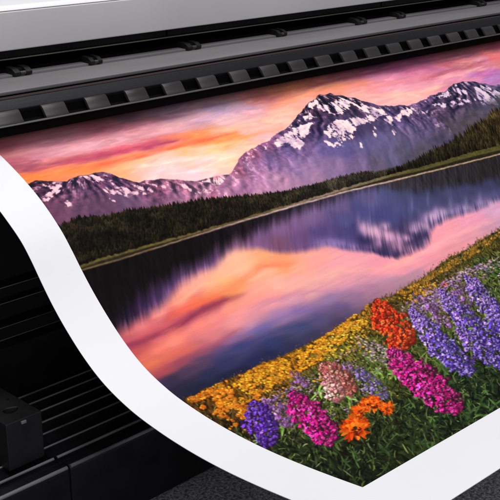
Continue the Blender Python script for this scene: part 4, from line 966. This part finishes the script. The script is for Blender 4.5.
# ---- carpet -------------------------------------------------------------
M_carpet = bpy.data.materials.new('charcoal_carpet'); M_carpet.use_nodes = True
nt = M_carpet.node_tree; b = nt.nodes['Principled BSDF']; b.inputs['Roughness'].default_value = .95; b.inputs['Specular IOR Level'].default_value = .15
tc = nt.nodes.new('ShaderNodeTexCoord')
n1_ = nt.nodes.new('ShaderNodeTexNoise'); n1_.inputs['Scale'].default_value = 340; n1_.inputs['Detail'].default_value = 6; n1_.inputs['Roughness'].default_value = .7
v1 = nt.nodes.new('ShaderNodeTexVoronoi'); v1.inputs['Scale'].default_value = 520
nt.links.new(tc.outputs['Object'], n1_.inputs['Vector']); nt.links.new(tc.outputs['Object'], v1.inputs['Vector'])
mm = nt.nodes.new('ShaderNodeMath'); mm.operation = 'MULTIPLY_ADD'; mm.inputs[1].default_value = -.22
nt.links.new(v1.outputs['Distance'], mm.inputs[0]); nt.links.new(n1_.outputs['Fac'], mm.inputs[2])
cr = nt.nodes.new('ShaderNodeValToRGB')
cr.color_ramp.elements[0].position = .26; cr.color_ramp.elements[0].color = (.12, .12, .130, 1)
cr.color_ramp.elements[1].position = .56; cr.color_ramp.elements[1].color = (.66, .65, .68, 1)
nt.links.new(mm.outputs[0], cr.inputs['Fac']); nt.links.new(cr.outputs['Color'], b.inputs['Base Color'])
bp = nt.nodes.new('ShaderNodeBump'); bp.inputs['Strength'].default_value = .9; bp.inputs['Distance'].default_value = .003
nt.links.new(mm.outputs[0], bp.inputs['Height']); nt.links.new(bp.outputs['Normal'], b.inputs['Normal'])
fl_ = MB(); n = 24
fv = [(-7+14*i/n, -6+14*j/n, 0) for j in range(n+1) for i in range(n+1)]
fl_.v = fv; fl_.f = [(j*(n+1)+i, j*(n+1)+i+1, (j+1)*(n+1)+i+1, (j+1)*(n+1)+i) for j in range(n) for i in range(n)]
floor = fl_.build('carpet', M_carpet); floor['kind'] = 'structure'; floor['label'] = 'charcoal flecked carpet under the printer'
floor.name = 'floor'

# ---- light --------------------------------------------------------------
w = bpy.data.worlds.new('World'); scene.world = w; w.use_nodes = True
bg = w.node_tree.nodes['Background']; bg.inputs['Color'].default_value = (.80, .82, .88, 1); bg.inputs['Strength'].default_value = WORLD = .22
def area(name, loc, target, sx, sy, power, color=(1, 1, 1)):
    from mathutils import Vector
    l = bpy.data.lights.new(name, 'AREA'); l.shape = 'RECTANGLE'; l.size = sx; l.size_y = sy; l.energy = power; l.color = color
    o = bpy.data.objects.new(name, l); col_root.objects.link(o); o.location = loc
    o.rotation_euler = (Vector(target)-Vector(loc)).to_track_quat('-Z', 'Y').to_euler()
    return o
area('softbox_overhead', (.12, .45, Z0+1.25), (.15, .6, Z0-.3), 1.3, 1.0, 23.8, (1, .99, .985))
area('softbox_front', (-.55, -.75, Z0+.75), (.15, .6, Z0-.25), 1.0, .8, 5.5, (.985, .99, 1))
area('softbox_low', (-.60, -1.0, Z0+.30), (.2, .72, Z0-.17), 1.0, .5, 4.5, (.985, .99, 1))

# ---- camera -------------------------------------------------------------
f_px, cxy = 1060.0, 250.0
cam = bpy.data.cameras.new('camera'); cam.sensor_width = 36; cam.lens = 36*f_px/500; cam.clip_start = .02; cam.clip_end = 60
co = bpy.data.objects.new('camera', cam); col_root.objects.link(co); co.location = (-.45, 0, Z0)
pitch = math.atan(375/f_px); az = math.radians(44.372104)
# heading: 44.4 degrees from the printer's long axis (x) towards +y
co.rotation_euler = (math.pi/2-pitch, 0, az-math.pi/2)
scene.camera = co
scene.view_settings.view_transform = 'Standard'; scene.view_settings.look = 'None'
scene.view_settings.exposure = 0; scene.view_settings.gamma = 1
scene.render.resolution_x = 1024; scene.render.resolution_y = 1024
scene.cycles.max_bounces = 8
